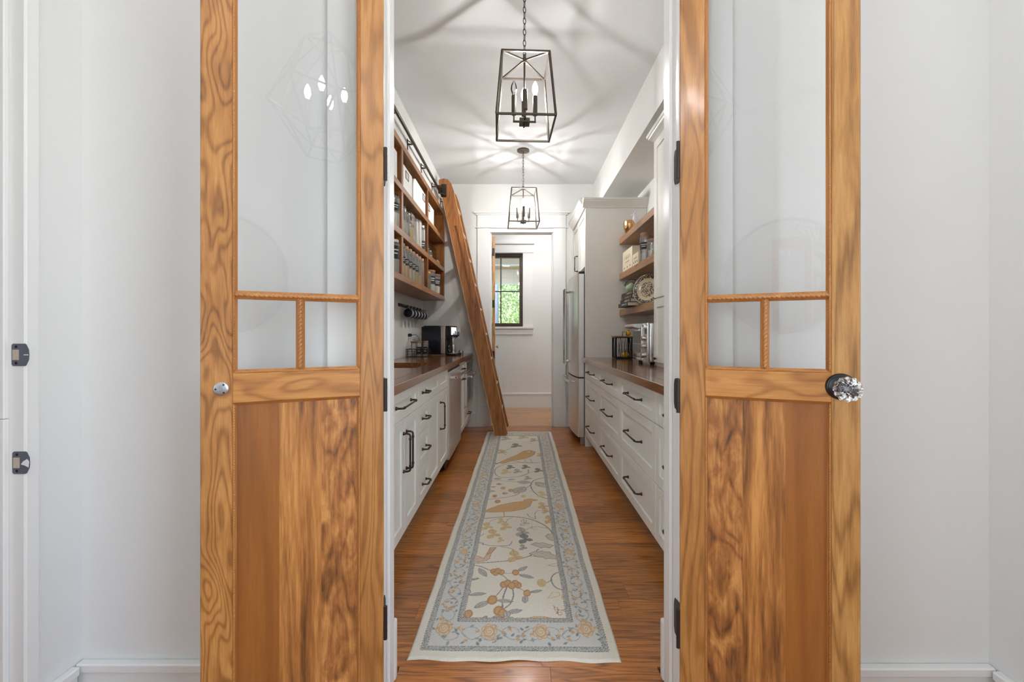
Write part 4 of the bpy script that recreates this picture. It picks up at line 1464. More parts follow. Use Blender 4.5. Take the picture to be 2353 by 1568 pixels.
plate('white outlet plate on the left wall behind the counter jars', (LW, 4.62, 1.135), 'x')
plate('white outlet plate on the far room wall above the baseboard', (-0.186, FY1, 0.37), 'y')
plate('white switch plate on the back wall beside the ladder', (-0.585, YB, 1.19), 'y', 'switch')
pc = thing('power_plug', 'black power plug and cord of the coffee machine in the left wall outlet', 'plug', (LW + 0.0085, 4.62, 1.14))
MB().box(LW + 0.0085, LW + 0.045, 4.605, 4.635, 1.14, 1.172, 0.004).build('plug', BLACKPL, pc)
MB().tube([(LW + 0.045, 4.62, 1.156), (LW + 0.08, 4.64, 1.16), (LW + 0.10, 4.70, 1.13), (LW + 0.105, 4.76, 1.05)], 0.0035, 6).build('cord', BLACKPL, pc, True)

# ---------------------------------------------------------------- coffee machine
NAVY = plain('coffee_body', lin(16, 18, 30), 0.3)
SILV = plain('coffee_silver', lin(190, 182, 172), 0.35, 0.4)
cmn = thing('coffee_machine', 'black automatic coffee machine with silver side trim on the left counter', 'coffee machine', (-0.885, 4.90, CT + 0.001), math.radians(-10))


def cbx(nm, mat, x0, x1, y0, y1, z0, z1, bev=0.004, par=None):
    return MB().box(x0, x1, y0, y1, z0, z1, bev, 2).build(nm, mat, par or cmn, AUTO, True)


HM = 0.335
cbx('body', NAVY, -0.185, 0.045, -0.125, 0.125, 0.012, HM - 0.012, 0.008)
cbx('water_tank', BLACKPL, -0.165, 0.02, -0.11, 0.11, HM - 0.012, HM, 0.004)
cbx('side_trim', SILV, 0.045, 0.095, -0.127, 0.127, 0.02, HM - 0.008, 0.006)
cbx('front_housing', BLACKPL, 0.095, 0.155, -0.12, 0.12, 0.19, HM - 0.002, 0.008)
cbx('back_plate', BLACKPL, 0.095, 0.105, -0.12, 0.12, 0.02, 0.19, 0.001)
SCR = emit('coffee_screen', (0.75, 0.85, 0.95, 1), 1.0)
m = MB().box(0.155, 0.1565, -0.09, 0.09, 0.232, 0.318)
m.build('screen', SCR, cmn, False, True)
cbx('drip_tray', BLACKPL, 0.09, 0.215, -0.10, 0.10, 0.0, 0.022, 0.004)
cbx('drip_grille', STEELH, 0.10, 0.21, -0.09, 0.09, 0.022, 0.028, 0.001)
MB().tube([(0.14, -0.02, 0.25), (0.15, -0.02, 0.24), (0.152, -0.02, 0.14)], [0.014, 0.016, 0.013], 14).build('spout', STEELH, cmn, AUTO, True)
MB().tube([(0.14, 0.03, 0.25), (0.15, 0.03, 0.24), (0.152, 0.03, 0.16)], [0.012, 0.014, 0.01], 14).build('spout', STEELH, cmn, AUTO, True)
m = MB()
m.tube([(0.155, -0.03, 0.225), (0.215, -0.05, 0.22)], 0.014, 10)
for dx, hz in ((0.19, 0.06), (0.21, 0.05), (0.228, 0.055)):
    m.tube([(dx, -0.05, 0.215), (dx, -0.05, 0.215 + hz)], 0.006, 8)
m.build('frother', BLACKPL, cmn, AUTO, True)
MB().tube([(0.155, 0.04, 0.2), (0.24, -0.02, 0.21), (0.245, -0.02, 0.19)], 0.005, 8).build('steam_arm', STEELH, cmn, True, True)
cup = thing('steel_cup', 'polished steel cup on the coffee machine drip tray', 'cup', (-0.735, 4.865, CT + 0.0295))
MB().lathe([(0, 0), (0.028, 0), (0.031, 0.006), (0.031, 0.095), (0.029, 0.095), (0.029, 0.008), (0, 0.006)], (0, 0, 0), 24).build('body', STEELH, cup, AUTO, True)
MB().tube([(-0.03, -0.005, 0.085), (-0.05, -0.01, 0.08), (-0.056, -0.012, 0.05), (-0.046, -0.01, 0.022), (-0.03, -0.005, 0.016)], 0.004, 8).build('handle', STEELH, cup, True, True)
gt = thing('glass_tumbler', 'small clear glass with steel lid beside the coffee machine', 'glass', (-0.665, 4.99, CT + 0.001))
MB().lathe([(0, 0.001), (0.026, 0.001), (0.028, 0.04)], (0, 0, 0), 20).build('body', GLASS, gt, AUTO, True)
MB().lathe([(0, 0.04), (0.029, 0.04), (0.029, 0.048), (0.006, 0.05), (0.006, 0.056), (0, 0.057)], (0, 0, 0), 20).build('lid', STEELH, gt, AUTO, True)

# ---------------------------------------------------------------- things on the floating shelves
bw = thing('hammered_bowl', 'hammered gold bowl on the top floating shelf', 'bowl', (1.115, 4.24, 2.1495))
bm_ = lambda a: 1 + 0.012 * math.cos(11 * a)
MB().lathe([(0, 0.001), (0.028, 0.001), (0.045, 0.02), (0.060, 0.06), (0.063, 0.10), (0.061, 0.135), (0.059, 0.135), (0.060, 0.10), (0.057, 0.06), (0.04, 0.022), (0, 0.008)], (0, 0, 0), 44, mod=bm_).build('body', GOLD, bw, AUTO, True)
CERW = plain('white_ceramic', lin(222, 222, 226), 0.3)
bf = thing('bird_figurine', 'small white ceramic bird figurine beside the gold bowl on the top floating shelf', 'figurine', (1.135, 4.06, 2.1495))
m = MB()
m.lathe([(0, 0.0), (0.028, 0.0), (0.03, 0.006), (0.012, 0.012), (0.009, 0.05), (0.010, 0.07)], (0, 0, 0), 18)
m.build('stand', CERW, bf, AUTO, True)
m = MB()
m.tube([(0.05, 0.0, 0.10), (0.035, 0.0, 0.10), (0.0, 0, 0.095), (-0.022, 0, 0.125), (-0.028, 0, 0.155), (-0.045, 0, 0.150), (-0.062, 0, 0.142)], [0.004, 0.020, 0.032, 0.024, 0.019, 0.010, 0.002], 16)
m.tube([(-0.028, 0, 0.16), (-0.018, 0, 0.19)], [0.009, 0.002], 8)
m.build('body', CERW, bf, True, True)

# cartons on the middle shelf
CART = plain('cream_carton', lin(224, 212, 186), 0.75)
INK = plain('carton_ink', lin(176, 158, 112), 0.8)
DOT = plain('carton_dot', lin(48, 42, 38), 0.8)


def carton(label, x0, x1, y0, y1, z, h, emblem):
    t = thing('carton', label, 'carton', ((x0 + x1) / 2, (y0 + y1) / 2, z), 0, 'cartons on the middle floating shelf')
    MB().box(x0, x1, y0, y1, z, z + h, 0.0015).build('box', CART, t)
    m = MB()
    yc_ = (y0 + y1) / 2
    W_ = (y1 - y0)
    zc = z + h * 0.56
    for dy in emblem:
        arc = [(x0 - 0.0008, yc_ + dy + 0.13 * W_ * math.cos(a), zc + 0.16 * h * math.sin(a)) for a in [PI * k / 8 for k in range(9)]]
        m.tube(arc, 0.0014, 4)
        m.tube([(x0 - 0.0008, yc_ + dy - 0.09 * W_, zc), (x0 - 0.0008, yc_ + dy, zc + 0.09 * h), (x0 - 0.0008, yc_ + dy + 0.09 * W_, zc)], 0.0012, 4)
    m.box(x0 - 0.0009, x0, yc_ - 0.2 * W_, yc_ + 0.2 * W_, zc - 0.16 * h, zc - 0.115 * h)
    m.build('print', INK, t)
    for k in range(3):
        yv = y0 + W_ * (0.2 + 0.3 * k)
        MB().lathe([(0, -0.001), (0.009, -0.0008), (0.009, 0)], (x0, yv, z + 0.035), 12, 'X').build('dot', DOT, t)


carton('taller cream carton with arched emblem on the middle floating shelf', 1.068, 1.20, 3.985, 4.345, 1.7875, 0.205, (-0.07, 0.0, 0.07))
carton('lower cream carton with small emblem beside the glass jars', 1.072, 1.19, 3.80, 3.978, 1.7875, 0.115, (-0.03, 0.03))
FR_ = math.radians(-125)
jar('glass_jar', 'large clear jar with wooden lid and black label on the middle floating shelf', 1.105, 3.70, 1.7875, 0.045, 0.255, fill('sugar', (238, 234, 228)), .34, 'wood', (0.42, 0.66), neck=0.86, facing=FR_)
jar('glass_jar', 'small round jar with golden lid at the near end of the middle floating shelf', 1.098, 3.50, 1.7875, 0.040, 0.155, fill('flour', (232, 226, 214)), .45, 'wood', None, neck=0.8, lidr=0.036)
jar('glass_jar', 'clear jar with broad wooden lid behind the small round jar', 1.215, 3.56, 1.7875, 0.062, 0.225, fill('oats', (214, 190, 142)), .4, 'wood', None, neck=0.92, lidr=0.064)

# books, teapot, platter on the lowest shelf
SPINES = [((44, 36, 32), 0.034), ((36, 30, 28), 0.036), ((52, 42, 34), 0.034), ((58, 46, 42), 0.032)]
PAGES = plain('book_pages', lin(206, 196, 176), 0.9, bump=0.6, bscale=400)
z = 1.4195
blab = ['dark book at the bottom of the stack on the lowest floating shelf', 'dark book second from the bottom of the shelf stack', 'dark book with gold spine lettering in the shelf stack', 'dark book on top of the stack, under the teapot']
bpos = [(0.975, 3.80, 4.14), (1.000, 3.795, 4.165), (1.012, 3.79, 4.185), (1.018, 3.79, 4.19)]
GLD = plain('spine_gold', lin(206, 162, 92), 0.45, 0.5)
for i in range(4):
    col, th = SPINES[i]
    x0, y0, y1 = bpos[i]
    t = thing('book', blab[i], 'book', (x0 + 0.09, (y0 + y1) / 2, z), 0, 'books in the shelf stack')
    bmn = plain('book_cover_%d' % i, lin(*col), 0.5)
    m = MB()
    m.box(x0, x0 + 0.20, y0, y1, z, z + 0.003)
    m.box(x0, x0 + 0.20, y0, y1, z + th - 0.003, z + th)
    m.box(x0, x0 + 0.004, y0, y1, z + 0.003, z + th - 0.003)
    m.build('cover', bmn, t)
    MB().box(x0 + 0.004, x0 + 0.196, y0 + 0.004, y1 - 0.004, z + 0.003, z + th - 0.003).build('pages', PAGES, t)
    m = MB()
    m.box(x0 - 0.0006, x0, y0 + 0.04, y0 + 0.055, z + 0.008, z + th - 0.008)
    L_ = 0.16 if i == 2 else 0.10
    yq = y0 + 0.09
    while yq < y0 + 0.09 + L_:
        w_ = random.uniform(0.008, 0.018)
        m.box(x0 - 0.0006, x0, yq, yq + w_, z + th * 0.36, z + th * 0.66)
        yq += w_ + 0.006
    if i == 2:
        m.lathe([(0, -0.0006), (0.012, -0.0006), (0.012, 0)], (x0, y1 - 0.03, z + th / 2), 14, 'X')
    m.build('spine_print', GLD if i == 2 else CHALK, t)
    z += th
GRN = plain('green_iron', lin(150, 166, 132), 0.5, bump=0.5, bscale=160)
tp = thing('teapot', 'pale green cast iron teapot on the stack of books', 'teapot', (1.085, 4.07, z + 0.0005))
MB().lathe([(0, 0), (0.034, 0), (0.05, 0.018), (0.056, 0.036), (0.055, 0.052), (0.046, 0.074), (0.03, 0.084), (0.028, 0.086), (0, 0.09)], (0, 0, 0), 28).build('body', GRN, tp, AUTO, True)
MB().lathe([(0.027, 0.086), (0.02, 0.094), (0.006, 0.097), (0.007, 0.104), (0, 0.107)], (0, 0, 0), 20).build('lid', GRN, tp, AUTO, True)
MB().tube([(-0.035, 0.03, 0.04), (-0.055, 0.048, 0.05), (-0.066, 0.056, 0.072), (-0.072, 0.06, 0.082)], [0.013, 0.010, 0.008, 0.007], 10).build('spout', GRN, tp, True, True)
hp = [(0.052 * math.cos(a), -0.045 * math.cos(a), 0.072 + 0.058 * math.sin(a)) for a in [PI * k / 12 for k in range(13)]]
MB().tube(hp, 0.0034, 8).build('handle', BLACK, tp, True, True)

# transferware platter on edge: rim border, plain band, dark centre scene (all flat print)
pm, n, l, p = newmat('platter_print')
tc = n.new('ShaderNodeTexCoord')
mp = n.new('ShaderNodeMapping')
mp.inputs['Scale'].default_value = (1 / 0.125, 1, 1 / 0.137)
l.new(tc.outputs['Object'], mp.inputs[0])
sp = n.new('ShaderNodeSeparateXYZ')
l.new(mp.outputs[0], sp.inputs[0])


def nm(op, a, b=None):
    k = n.new('ShaderNodeMath')
    k.operation = op
    for i, v in enumerate((a, b)):
        if v is None:
            continue
        if isinstance(v, (int, float)):
            k.inputs[i].default_value = v
        else:
            l.new(v, k.inputs[i])
    return k.outputs[0]


rad = nm('SQRT', nm('ADD', nm('MULTIPLY', sp.outputs[0], sp.outputs[0]), nm('MULTIPLY', sp.outputs[2], sp.outputs[2])))
no = n.new('ShaderNodeTexNoise')
no.inputs['Scale'].default_value = 120
no.inputs['Detail'].default_value = 5
l.new(tc.outputs['Object'], no.inputs['Vector'])
vo = n.new('ShaderNodeTexVoronoi')
vo.inputs['Scale'].default_value = 60
l.new(tc.outputs['Object'], vo.inputs['Vector'])
ink = nm('GREATER_THAN', no.outputs['Fac'], 0.50)
ink2 = nm('GREATER_THAN', nm('ADD', no.outputs['Fac'], nm('MULTIPLY', vo.outputs['Distance'], 0.25)), 0.56)
rim = nm('MULTIPLY', nm('GREATER_THAN', rad, 0.74), nm('LESS_THAN', rad, 0.96))
cen = nm('LESS_THAN', rad, 0.52)
msk = nm('ADD', nm('MULTIPLY', rim, ink2), nm('MULTIPLY', cen, ink))
mx = n.new('ShaderNodeMix')
mx.data_type = 'RGBA'
mx.inputs[6].default_value = lin(214, 196, 164)
mx.inputs[7].default_value = lin(74, 70, 64)
l.new(msk, mx.inputs[0])
l.new(mx.outputs[2], p.inputs['Base Color'])
p.inputs['Roughness'].default_value = 0.15
pt_ = thing('platter', 'oval cream platter with dark print propped on the lowest floating shelf', 'platter', (1.095, 3.655, 1.4225), rot=(math.radians(-14), math.radians(0), math.radians(-38)))
# local -y faces the aisle; built standing on its lower rim
a_, b_ = 0.125, 0.137
NB = 56
m = MB()
rings = []
for fr__, dep in ((0.0, 0.012), (0.45, 0.012), (0.66, 0.010), (0.72, 0.004), (0.97, -0.004), (1.0, -0.002)):
    if fr__ == 0:
        rings.append([m.bm.verts.new((0, dep, b_))])
    else:
        rings.append([m.bm.verts.new((a_ * fr__ * (1 + 0.008 * math.cos(12 * t_)) * math.cos(t_), dep, b_ + b_ * fr__ * (1 + 0.008 * math.cos(12 * t_)) * math.sin(t_))) for t_ in [2 * PI * k / NB for k in range(NB)]])
for fr__, dep in ((1.0, 0.002), (0.7, 0.012), (0.66, 0.017), (0.0, 0.017)):
    if fr__ == 0:
        rings.append([m.bm.verts.new((0, dep, b_))])
    else:
        rings.append([m.bm.verts.new((a_ * fr__ * math.cos(t_), dep, b_ + b_ * fr__ * math.sin(t_))) for t_ in [2 * PI * k / NB for k in range(NB)]])
for A, B in zip(rings, rings[1:]):
    for k in range(NB):
        k2 = (k + 1) % NB
        if len(A) == 1:
            m.bm.faces.new((A[0], B[k], B[k2]))
        elif len(B) == 1:
            m.bm.faces.new((A[k], B[0], A[k2]))
        else:
            m.bm.faces.new((A[k], B[k], B[k2], A[k2]))
po = m.build('plate', pm, pt_, True, True)
MB().box(-0.04, 0.04, 0.02, 0.10, 0.027, 0.036, 0.002).box(-0.03, -0.02, 0.02, 0.03, 0.01, 0.12).box(0.02, 0.03, 0.02, 0.03, 0.01, 0.12).build('stand', BLACK, pt_, False, True)

# ---------------------------------------------------------------- right counter: cage with gourds, toaster oven
wc = thing('wire_cage_box', 'dark wire cage with wooden lid and handle on the right counter', 'wire cage', (1.02, 4.17, CT + 0.001), math.radians(0))
x0, x1, y0, y1, z0 = -0.078, 0.078, -0.07, 0.07, 0.0
m = MB()
for (a, b) in ((x0, y0), (x1, y0), (x1, y1), (x0, y1)):
    m.box(a - 0.005, a + 0.005, b - 0.005, b + 0.005, 0.002, 0.208)
for z in (0.012, 0.205):
    m.tube([(x0, y0, z), (x1, y0, z), (x1, y1, z), (x0, y1, z)], 0.004, 6, True)
for k in range(9):
    t_ = -0.07 + 0.14 * k / 8
    for s_ in (-1, 1):
        m.tube([(t_, s_ * 0.07, 0.012), (t_ + 0.02 * math.sin(k * 2.1), s_ * 0.07, 0.205)], 0.0017, 5)
        m.tube([(s_ * 0.078, t_, 0.012), (s_ * 0.078, t_ + 0.02 * math.sin(k * 1.7), 0.205)], 0.0017, 5)
m.build('wire_frame', BLACK, wc, False, True)
MB().box(-0.078, 0.078, -0.07, 0.07, 0.0, 0.008).build('base', BLACK, wc, False, True)
MB().box(-0.092, 0.092, -0.085, 0.085, 0.210, 0.222, 0.003).build('lid', W_LID, wc, False, True)
MB().tube([(-0.005, -0.03, 0.222), (-0.005, -0.03, 0.262), (0.035, -0.03, 0.262), (0.035, -0.03, 0.222)], 0.003, 6).build('handle', BLACK, wc, True, True)


def gourd(label, x, y, z, r, h, col):
    t = thing('gourd', label, 'gourd', (x, y, z))
    mm = plain('gourd_skin_%d' % len(MATS), lin(*col), 0.35, vary=0.18, bscale=30)
    MB().lathe([(0, 0.08 * h), (0.4 * r, 0.0), (0.85 * r, 0.22 * h), (r, 0.5 * h), (0.85 * r, 0.8 * h), (0.4 * r, h), (0, 0.92 * h)], (0, 0, 0), 40, mod=lambda a: 1 + 0.05 * math.cos(9 * a)).build('body', mm, t, True, True)
    MB().tube([(0, 0, 0.9 * h), (0.002, 0.002, 1.08 * h), (0.008, 0.004, 1.2 * h)], [0.006, 0.004, 0.0045], 8).build('stem', plain('gourd_stem_%d' % len(MATS), lin(110, 104, 60), 0.8), t, True, True)


gourd('small yellow ribbed gourd inside the wire cage', 1.043, 4.15, CT + 0.0095, 0.036, 0.056, (226, 172, 44))
gourd('small yellow gourd on the wooden lid of the wire cage', 1.075, 4.16, CT + 0.2235, 0.028, 0.046, (232, 178, 40))
to = thing('toaster_oven', 'chrome countertop toaster oven with glass door and three dials', 'toaster oven', (1.142, 3.46, CT + 0.001), math.radians(-3))
DK = plain('oven_inside', lin(70, 62, 54), 0.4, 0.3)


def tb_(nm_, mat, x0, x1, y0, y1, z0, z1, bev=0.003, par=None):
    return MB().box(x0, x1, y0, y1, z0, z1, bev, 2).build(nm_, mat, par or to, AUTO, True)


# local: front towards -x; control panel at -y (near) end
tb_('shell', STEELH, -0.13, 0.165, -0.235, 0.235, 0.022, 0.325, 0.012)
for a in (-0.10, 0.13):
    for b in (-0.19, 0.19):
        MB().lathe([(0, 0), (0.016, 0), (0.02, 0.022), (0, 0.022)], (a, b, 0), 12).build('foot', BLACKPL, to, AUTO, True)
tb_('front_bezel', STEELH, -0.150, -0.13, -0.235, 0.235, 0.022, 0.325, 0.004)
dr = tb_('door', STEELH, -0.162, -0.150, -0.105, 0.225, 0.055, 0.300, 0.003)
MB().box(-0.1632, -0.162, -0.075, 0.195, 0.09, 0.265).build('glass', plain('oven_glass', lin(74, 68, 62), 0.05), dr, False, True)
MB().box(-0.1640, -0.1632, -0.075, 0.195, 0.158, 0.162).build('rack_line', STEELH, dr, False, True)
tb_('crumb_tray', STEELH, -0.158, -0.150, -0.105, 0.225, 0.026, 0.05, 0.002)
m = MB()
m.prism([(-0.162, 0.290), (-0.185, 0.285), (-0.228, 0.296), (-0.232, 0.308), (-0.222, 0.318), (-0.18, 0.322), (-0.15, 0.318)], 'Y', -0.11, 0.235)
m.build('door_handle', STEEL, dr, False, True)
tb_('display', DGLASS, -0.1515, -0.150, -0.215, -0.125, 0.24, 0.29, 0.0005)
for z in (0.205, 0.145, 0.075):
    MB().lathe([(0.021, 0), (0.021, -0.012), (0.018, -0.026), (0.015, -0.028), (0, -0.028)], (-0.150, -0.17, z), 20, 'X').build('dial', STEELH, to, AUTO, True)


# ---------------------------------------------------------------- pantry lanterns
LINK = None


def lantern(label, x, y, rz, bulbs):
    global LINK
    zb = 2.288
    t = thing('cage_lantern', label, 'pendant lantern', (x, y, zb), rz, 'pantry lanterns')
    wb_, wt, h = 0.152, 0.1228, 0.342
    bt = 0.0095

    def bar(m, p, q):
        m.quadbar(p, q, bt, bt)
    cb = [(-wb_, -wb_, 0), (wb_, -wb_, 0), (wb_, wb_, 0), (-wb_, wb_, 0)]
    ctp = [(-wt, -wt, h), (wt, -wt, h), (wt, wt, h), (-wt, wt, h)]
    for nm_, cc in (('bottom_bar', cb), ('top_bar', ctp)):
        for k in range(4):
            m = MB()
            p, q = Vector(cc[k]), Vector(cc[(k + 1) % 4])
            e = (q - p).normalized() * bt / 2
            bar(m, p - e, q + e)
            m.build(nm_, LANT, t, False, True)
    for k in range(4):
        m = MB()
        bar(m, cb[k], ctp[k])
        m.build('post', LANT, t, False, True)
    hub = Vector((0, 0, h + 0.030))
    for k in range(4):
        m = MB()
        m.quadbar(Vector(ctp[k]) * 0.985 + Vector((0, 0, 0.004)), hub, bt, bt * 0.8)
        m.build('arm', LANT, t, False, True)
    MB().lathe([(0, -0.014), (0.012, -0.014), (0.014, 0), (0.010, 0.012), (0.007, 0.03), (0, 0.03)], hub, 12).build('hub', LANT, t, AUTO, True)
    MB().tube([(0, 0, 0.03), (0, 0, h + 0.02)], [0.0055, 0.0055], 10).build('stem', LANT, t, True, True)
    MB().box(-0.028, 0.028, -0.028, 0.028, 0.022, 0.046, 0.001).tube([(0, 0, 0.022), (0, 0, 0.010)], 0.006, 10).build('block', LANT, t, False, True)
    off = 0.058
    for (dx, dy), st in zip(((-off, 0), (off, 0), (0, -off), (0, off)), bulbs):
        u = Vector((dx, dy, 0)).normalized()
        MB().quadbar(u * 0.026 + Vector((0, 0, 0.036)), u * (off + 0.005) + Vector((0, 0, 0.036)), 0.008, 0.008).quadbar(Vector((dx, dy, 0.033)), Vector((dx, dy, 0.075)), 0.008, 0.008).build('branch', LANT, t, False, True)
        MB().lathe([(0, 0.072), (0.013, 0.072), (0.0125, 0.176), (0.0085, 0.178), (0, 0.178)], (dx, dy, 0), 14).build('candle_sleeve', LANT, t, AUTO, True)
        if st:
            pr = [(0, 0.176), (0.008, 0.177), (0.0095, 0.186), (0.0165, 0.205), (0.0175, 0.216), (0.014, 0.235), (0.006, 0.252), (0.0015, 0.259), (0, 0.26)]
            if st == 'lit':
                b = MB().lathe(pr, (dx, dy, 0), 14).build('bulb', GLOW, t, True, True)
                MB().lathe([(0, 0.194), (0.004, 0.197), (0.004, 0.238), (0, 0.241)], (dx, dy, 0), 6).build('filament', BULBM, b, True, True)
            else:
                b = MB().lathe(pr, (dx, dy, 0), 16).build('bulb', GLASS, t, True, True)
                MB().tube([(dx, dy, 0.178), (dx + 0.003, dy, 0.205), (dx - 0.003, dy, 0.222), (dx, dy, 0.235)], 0.0012, 5).build('filament', PLASTIC, b, True, True)
    # chain of single links up to the canopy
    top = CZ - zb
    z = h + 0.062
    pitch = 0.0285
    n_ = int((top - 0.03 - z) / pitch)
    pitch = (top - 0.034 - z) / n_
    if LINK is None:
        ll = []
        for k in range(14):
            a = 2 * PI * k / 14
            ll.append((0.0078 * math.cos(a), 0, (0.0185 if abs(math.sin(a)) > 0.01 else 0) * math.sin(a)))
        LINK = MB().tube(ll, 0.0021, 6, True).mesh('chain_link', LANT, True)
    for k in range(n_ + 1):
        o = bpy.data.objects.new('chain_link', LINK)
        C.objects.link(o)
        o.parent = t
        o.location = (0, 0, z + k * pitch)
        o.rotation_euler = (0, 0, (PI / 2 if k % 2 else 0) + 0.35)
    MB().lathe([(0, -0.034), (0.005, -0.033), (0.008, -0.022), (0.05, -0.020), (0.0635, -0.014), (0.0635, 0.0), (0, 0)], (0, 0, top), 32).build('canopy', LANT, t, AUTO, True)
    return t


lantern('bronze cage lantern nearer the doorway, with one unlit clear bulb', 0.036, 2.33, math.radians(2.6), ('clear', 'lit', None, 'lit'))
lantern('bronze cage lantern farther back, with all candle bulbs lit', 0.055, 4.386, math.radians(3), ('lit', 'lit', 'lit', 'lit'))


# ---------------------------------------------------------------- window in the far wall and what lies outside
win = thing('window_1', 'dark framed casement window with four lights in the far wall', 'window', ((WX0 + WX1) / 2, FY1, WZ0))
del win['category']
win['kind'] = 'structure'
WF = plain('window_bronze', lin(50, 36, 28), 0.4, vary=0.15)
WF2 = plain('window_wood', lin(112, 80, 54), 0.5)
yf = FY1 + 0.02
for (a, b, c, d_) in ((WX0, WX0 + 0.035, WZ0, WZ1), (WX1 - 0.035, WX1, WZ0, WZ1), (WX0 + 0.035, WX1 - 0.035, WZ0, WZ0 + 0.04), (WX0 + 0.035, WX1 - 0.035, WZ1 - 0.045, WZ1)):
    MB().box(a, b, yf, yf + 0.08, c, d_, 0.002).build('frame', WF, win)
si = (WX0 + 0.035, WX1 - 0.035, WZ0 + 0.04, WZ1 - 0.045)
for (a, b, c, d_) in ((si[0], si[0] + 0.02, si[2], si[3]), (si[1] - 0.02, si[1], si[2], si[3]), (si[0] + 0.02, si[1] - 0.02, si[2], si[2] + 0.018), (si[0] + 0.02, si[1] - 0.02, si[3] - 0.022, si[3])):
    MB().box(a, b, yf + 0.02, yf + 0.06, c, d_, 0.002).build('sash', WF2, win)
mxx = (WX0 + WX1) / 2
mz_ = 1.852
MB().box(mxx - 0.009, mxx + 0.009, yf + 0.025, yf + 0.055, si[2] + 0.018, si[3] - 0.022, 0.002).build('muntin', WF, win)
for a, b in ((si[0] + 0.02, mxx - 0.009), (mxx + 0.009, si[1] - 0.02)):
    MB().box(a, b, yf + 0.025, yf + 0.055, mz_ - 0.008, mz_ + 0.008, 0.002).build('muntin', WF, win)
    for c, d_ in ((si[2] + 0.018, mz_ - 0.008), (mz_ + 0.008, si[3] - 0.022)):
        MB().poly([(a, yf + 0.04, c), (b, yf + 0.04, c), (b, yf + 0.04, d_), (a, yf + 0.04, d_)]).build('pane', PANE, win)
MB().box(-0.13, -0.02, yf - 0.012, yf, WZ0 + 0.012, WZ0 + 0.026, 0.003).build('crank', WF, win)
cw = 0.16
MB().box(WX1, WX1 + cw, FY1 - 0.018, FY1, WZ0, WZ1 + 0.006, 0.0015).build('casing', TRIM, win)
MB().box(WX0 - cw, WX0, FY1 - 0.018, FY1, WZ0, WZ1 + 0.006, 0.0015).build('casing', TRIM, win)
MB().box(WX0 - cw - 0.006, WX1 + cw + 0.006, FY1 - 0.024, FY1, WZ1 + 0.006, WZ1 + 0.14, 0.0015).box(WX0 - cw - 0.02, WX1 + cw + 0.02, FY1 - 0.045, FY1, WZ1 + 0.14, WZ1 + 0.19, 0.006).build('head_casing', TRIM, win)
MB().box(WX0 - cw - 0.012, WX1 + cw + 0.012, FY1 - 0.05, FY1, WZ0 - 0.034, WZ0, 0.004).build('sill', TRIM, win)
MB().box(WX0 - cw, WX1 + cw, FY1 - 0.02, FY1, WZ0 - 0.125, WZ0 - 0.034, 0.002).build('apron', TRIM, win)

# porch
struct(MB().box(-4, 4, 8.9, 9.1, 2.63, 3.3).build('trim_4', TRIM))
struct(MB().box(-4, 4, 10.2, 10.4, 2.385, 2.72).box(-4, 4, 10.19, 10.2, 2.50, 2.505).build('trim_5', TRIM))
pcg = struct(MB().box(-4, 4, 6.95, 10.4, 2.75, 2.80).build('ceiling_porch', W_PORCH))
for k in range(8):
    MB().box(-4, 4, 9.10 + 0.138 * k, 9.10 + 0.138 * k + 0.132, 2.735, 2.75, 0.002).build('plank', W_PORCH, pcg)
MB().lathe([(0, 2.73), (0.09, 2.73), (0.10, 2.735)], (-0.27, 9.7, 0), 24).build('downlight', emit('porch_light', (1, 0.96, 0.9, 1), 6), pcg)
for xv in (-3.6, 3.6):
    struct(MB().box(xv - 0.1, xv + 0.1, 10.2, 10.4, -0.1, 2.385).build('trim_6', TRIM))
GRASS = plain('lawn', lin(176, 178, 160), 0.9, vary=0.4, bscale=6)
struct(MB().box(-30, 30, 6.95, 60, -0.5, -0.1).build('floor_lawn', GRASS))
LEAF1 = plain('leaf_light', lin(186, 204, 140), 0.6)
LEAF2 = plain('leaf_mid', lin(140, 174, 130), 0.6)
LEAF3 = plain('leaf_blue', lin(130, 166, 150), 0.6)
BARK = plain('bark_grey', lin(150, 160, 178), 0.9, vary=0.35, bscale=30, bump=0.8)


def tree(label, x, y, h, rad_, mat, n, leaf=0.16, tr_=0.09, low=0.4):
    t = thing('tree', label, 'tree', (x, y, -0.1), 0, 'trees beyond the porch')
    rng = np.random.default_rng(int(abs(x * 100) + y * 7))
    MB().tube([(0, 0, 0), (0.03, 0.02, h * 0.4), (-0.02, 0.0, h * 0.8)], [tr_, tr_ * 0.8, tr_ * 0.3], 10).build('trunk', BARK, t, True, True)
    c = rng.normal(size=(n, 3))
    c /= np.linalg.norm(c, axis=1)[:, None]
    c *= rng.uniform(0.45, 1.0, size=(n, 1))
    cz_ = (h + low) / 2
    c = c * np.array([rad_, rad_, (h - low) / 2]) + np.array([0, 0, cz_])
    u = rng.normal(size=(n, 3))
    u /= np.linalg.norm(u, axis=1)[:, None]
    v = np.cross(u, rng.normal(size=(n, 3)))
    v /= np.linalg.norm(v, axis=1)[:, None]
    L_ = leaf * rng.uniform(0.6, 1.2, size=(n, 1))
    co = np.stack([c - u * L_, c + v * L_ * 0.45, c + u * L_, c - v * L_ * 0.45], axis=1).reshape(-1, 3)
    me = bpy.data.meshes.new('foliage')
    me.from_pydata(co.tolist(), [], [(4 * k, 4 * k + 1, 4 * k + 2, 4 * k + 3) for k in range(n)])
    me.materials.append(mat)
    o = bpy.data.objects.new('foliage', me)
    C.objects.link(o)
    o.parent = t
    o['kind'] = 'stuff'
    o['label'] = 'dense sunlit leaves'


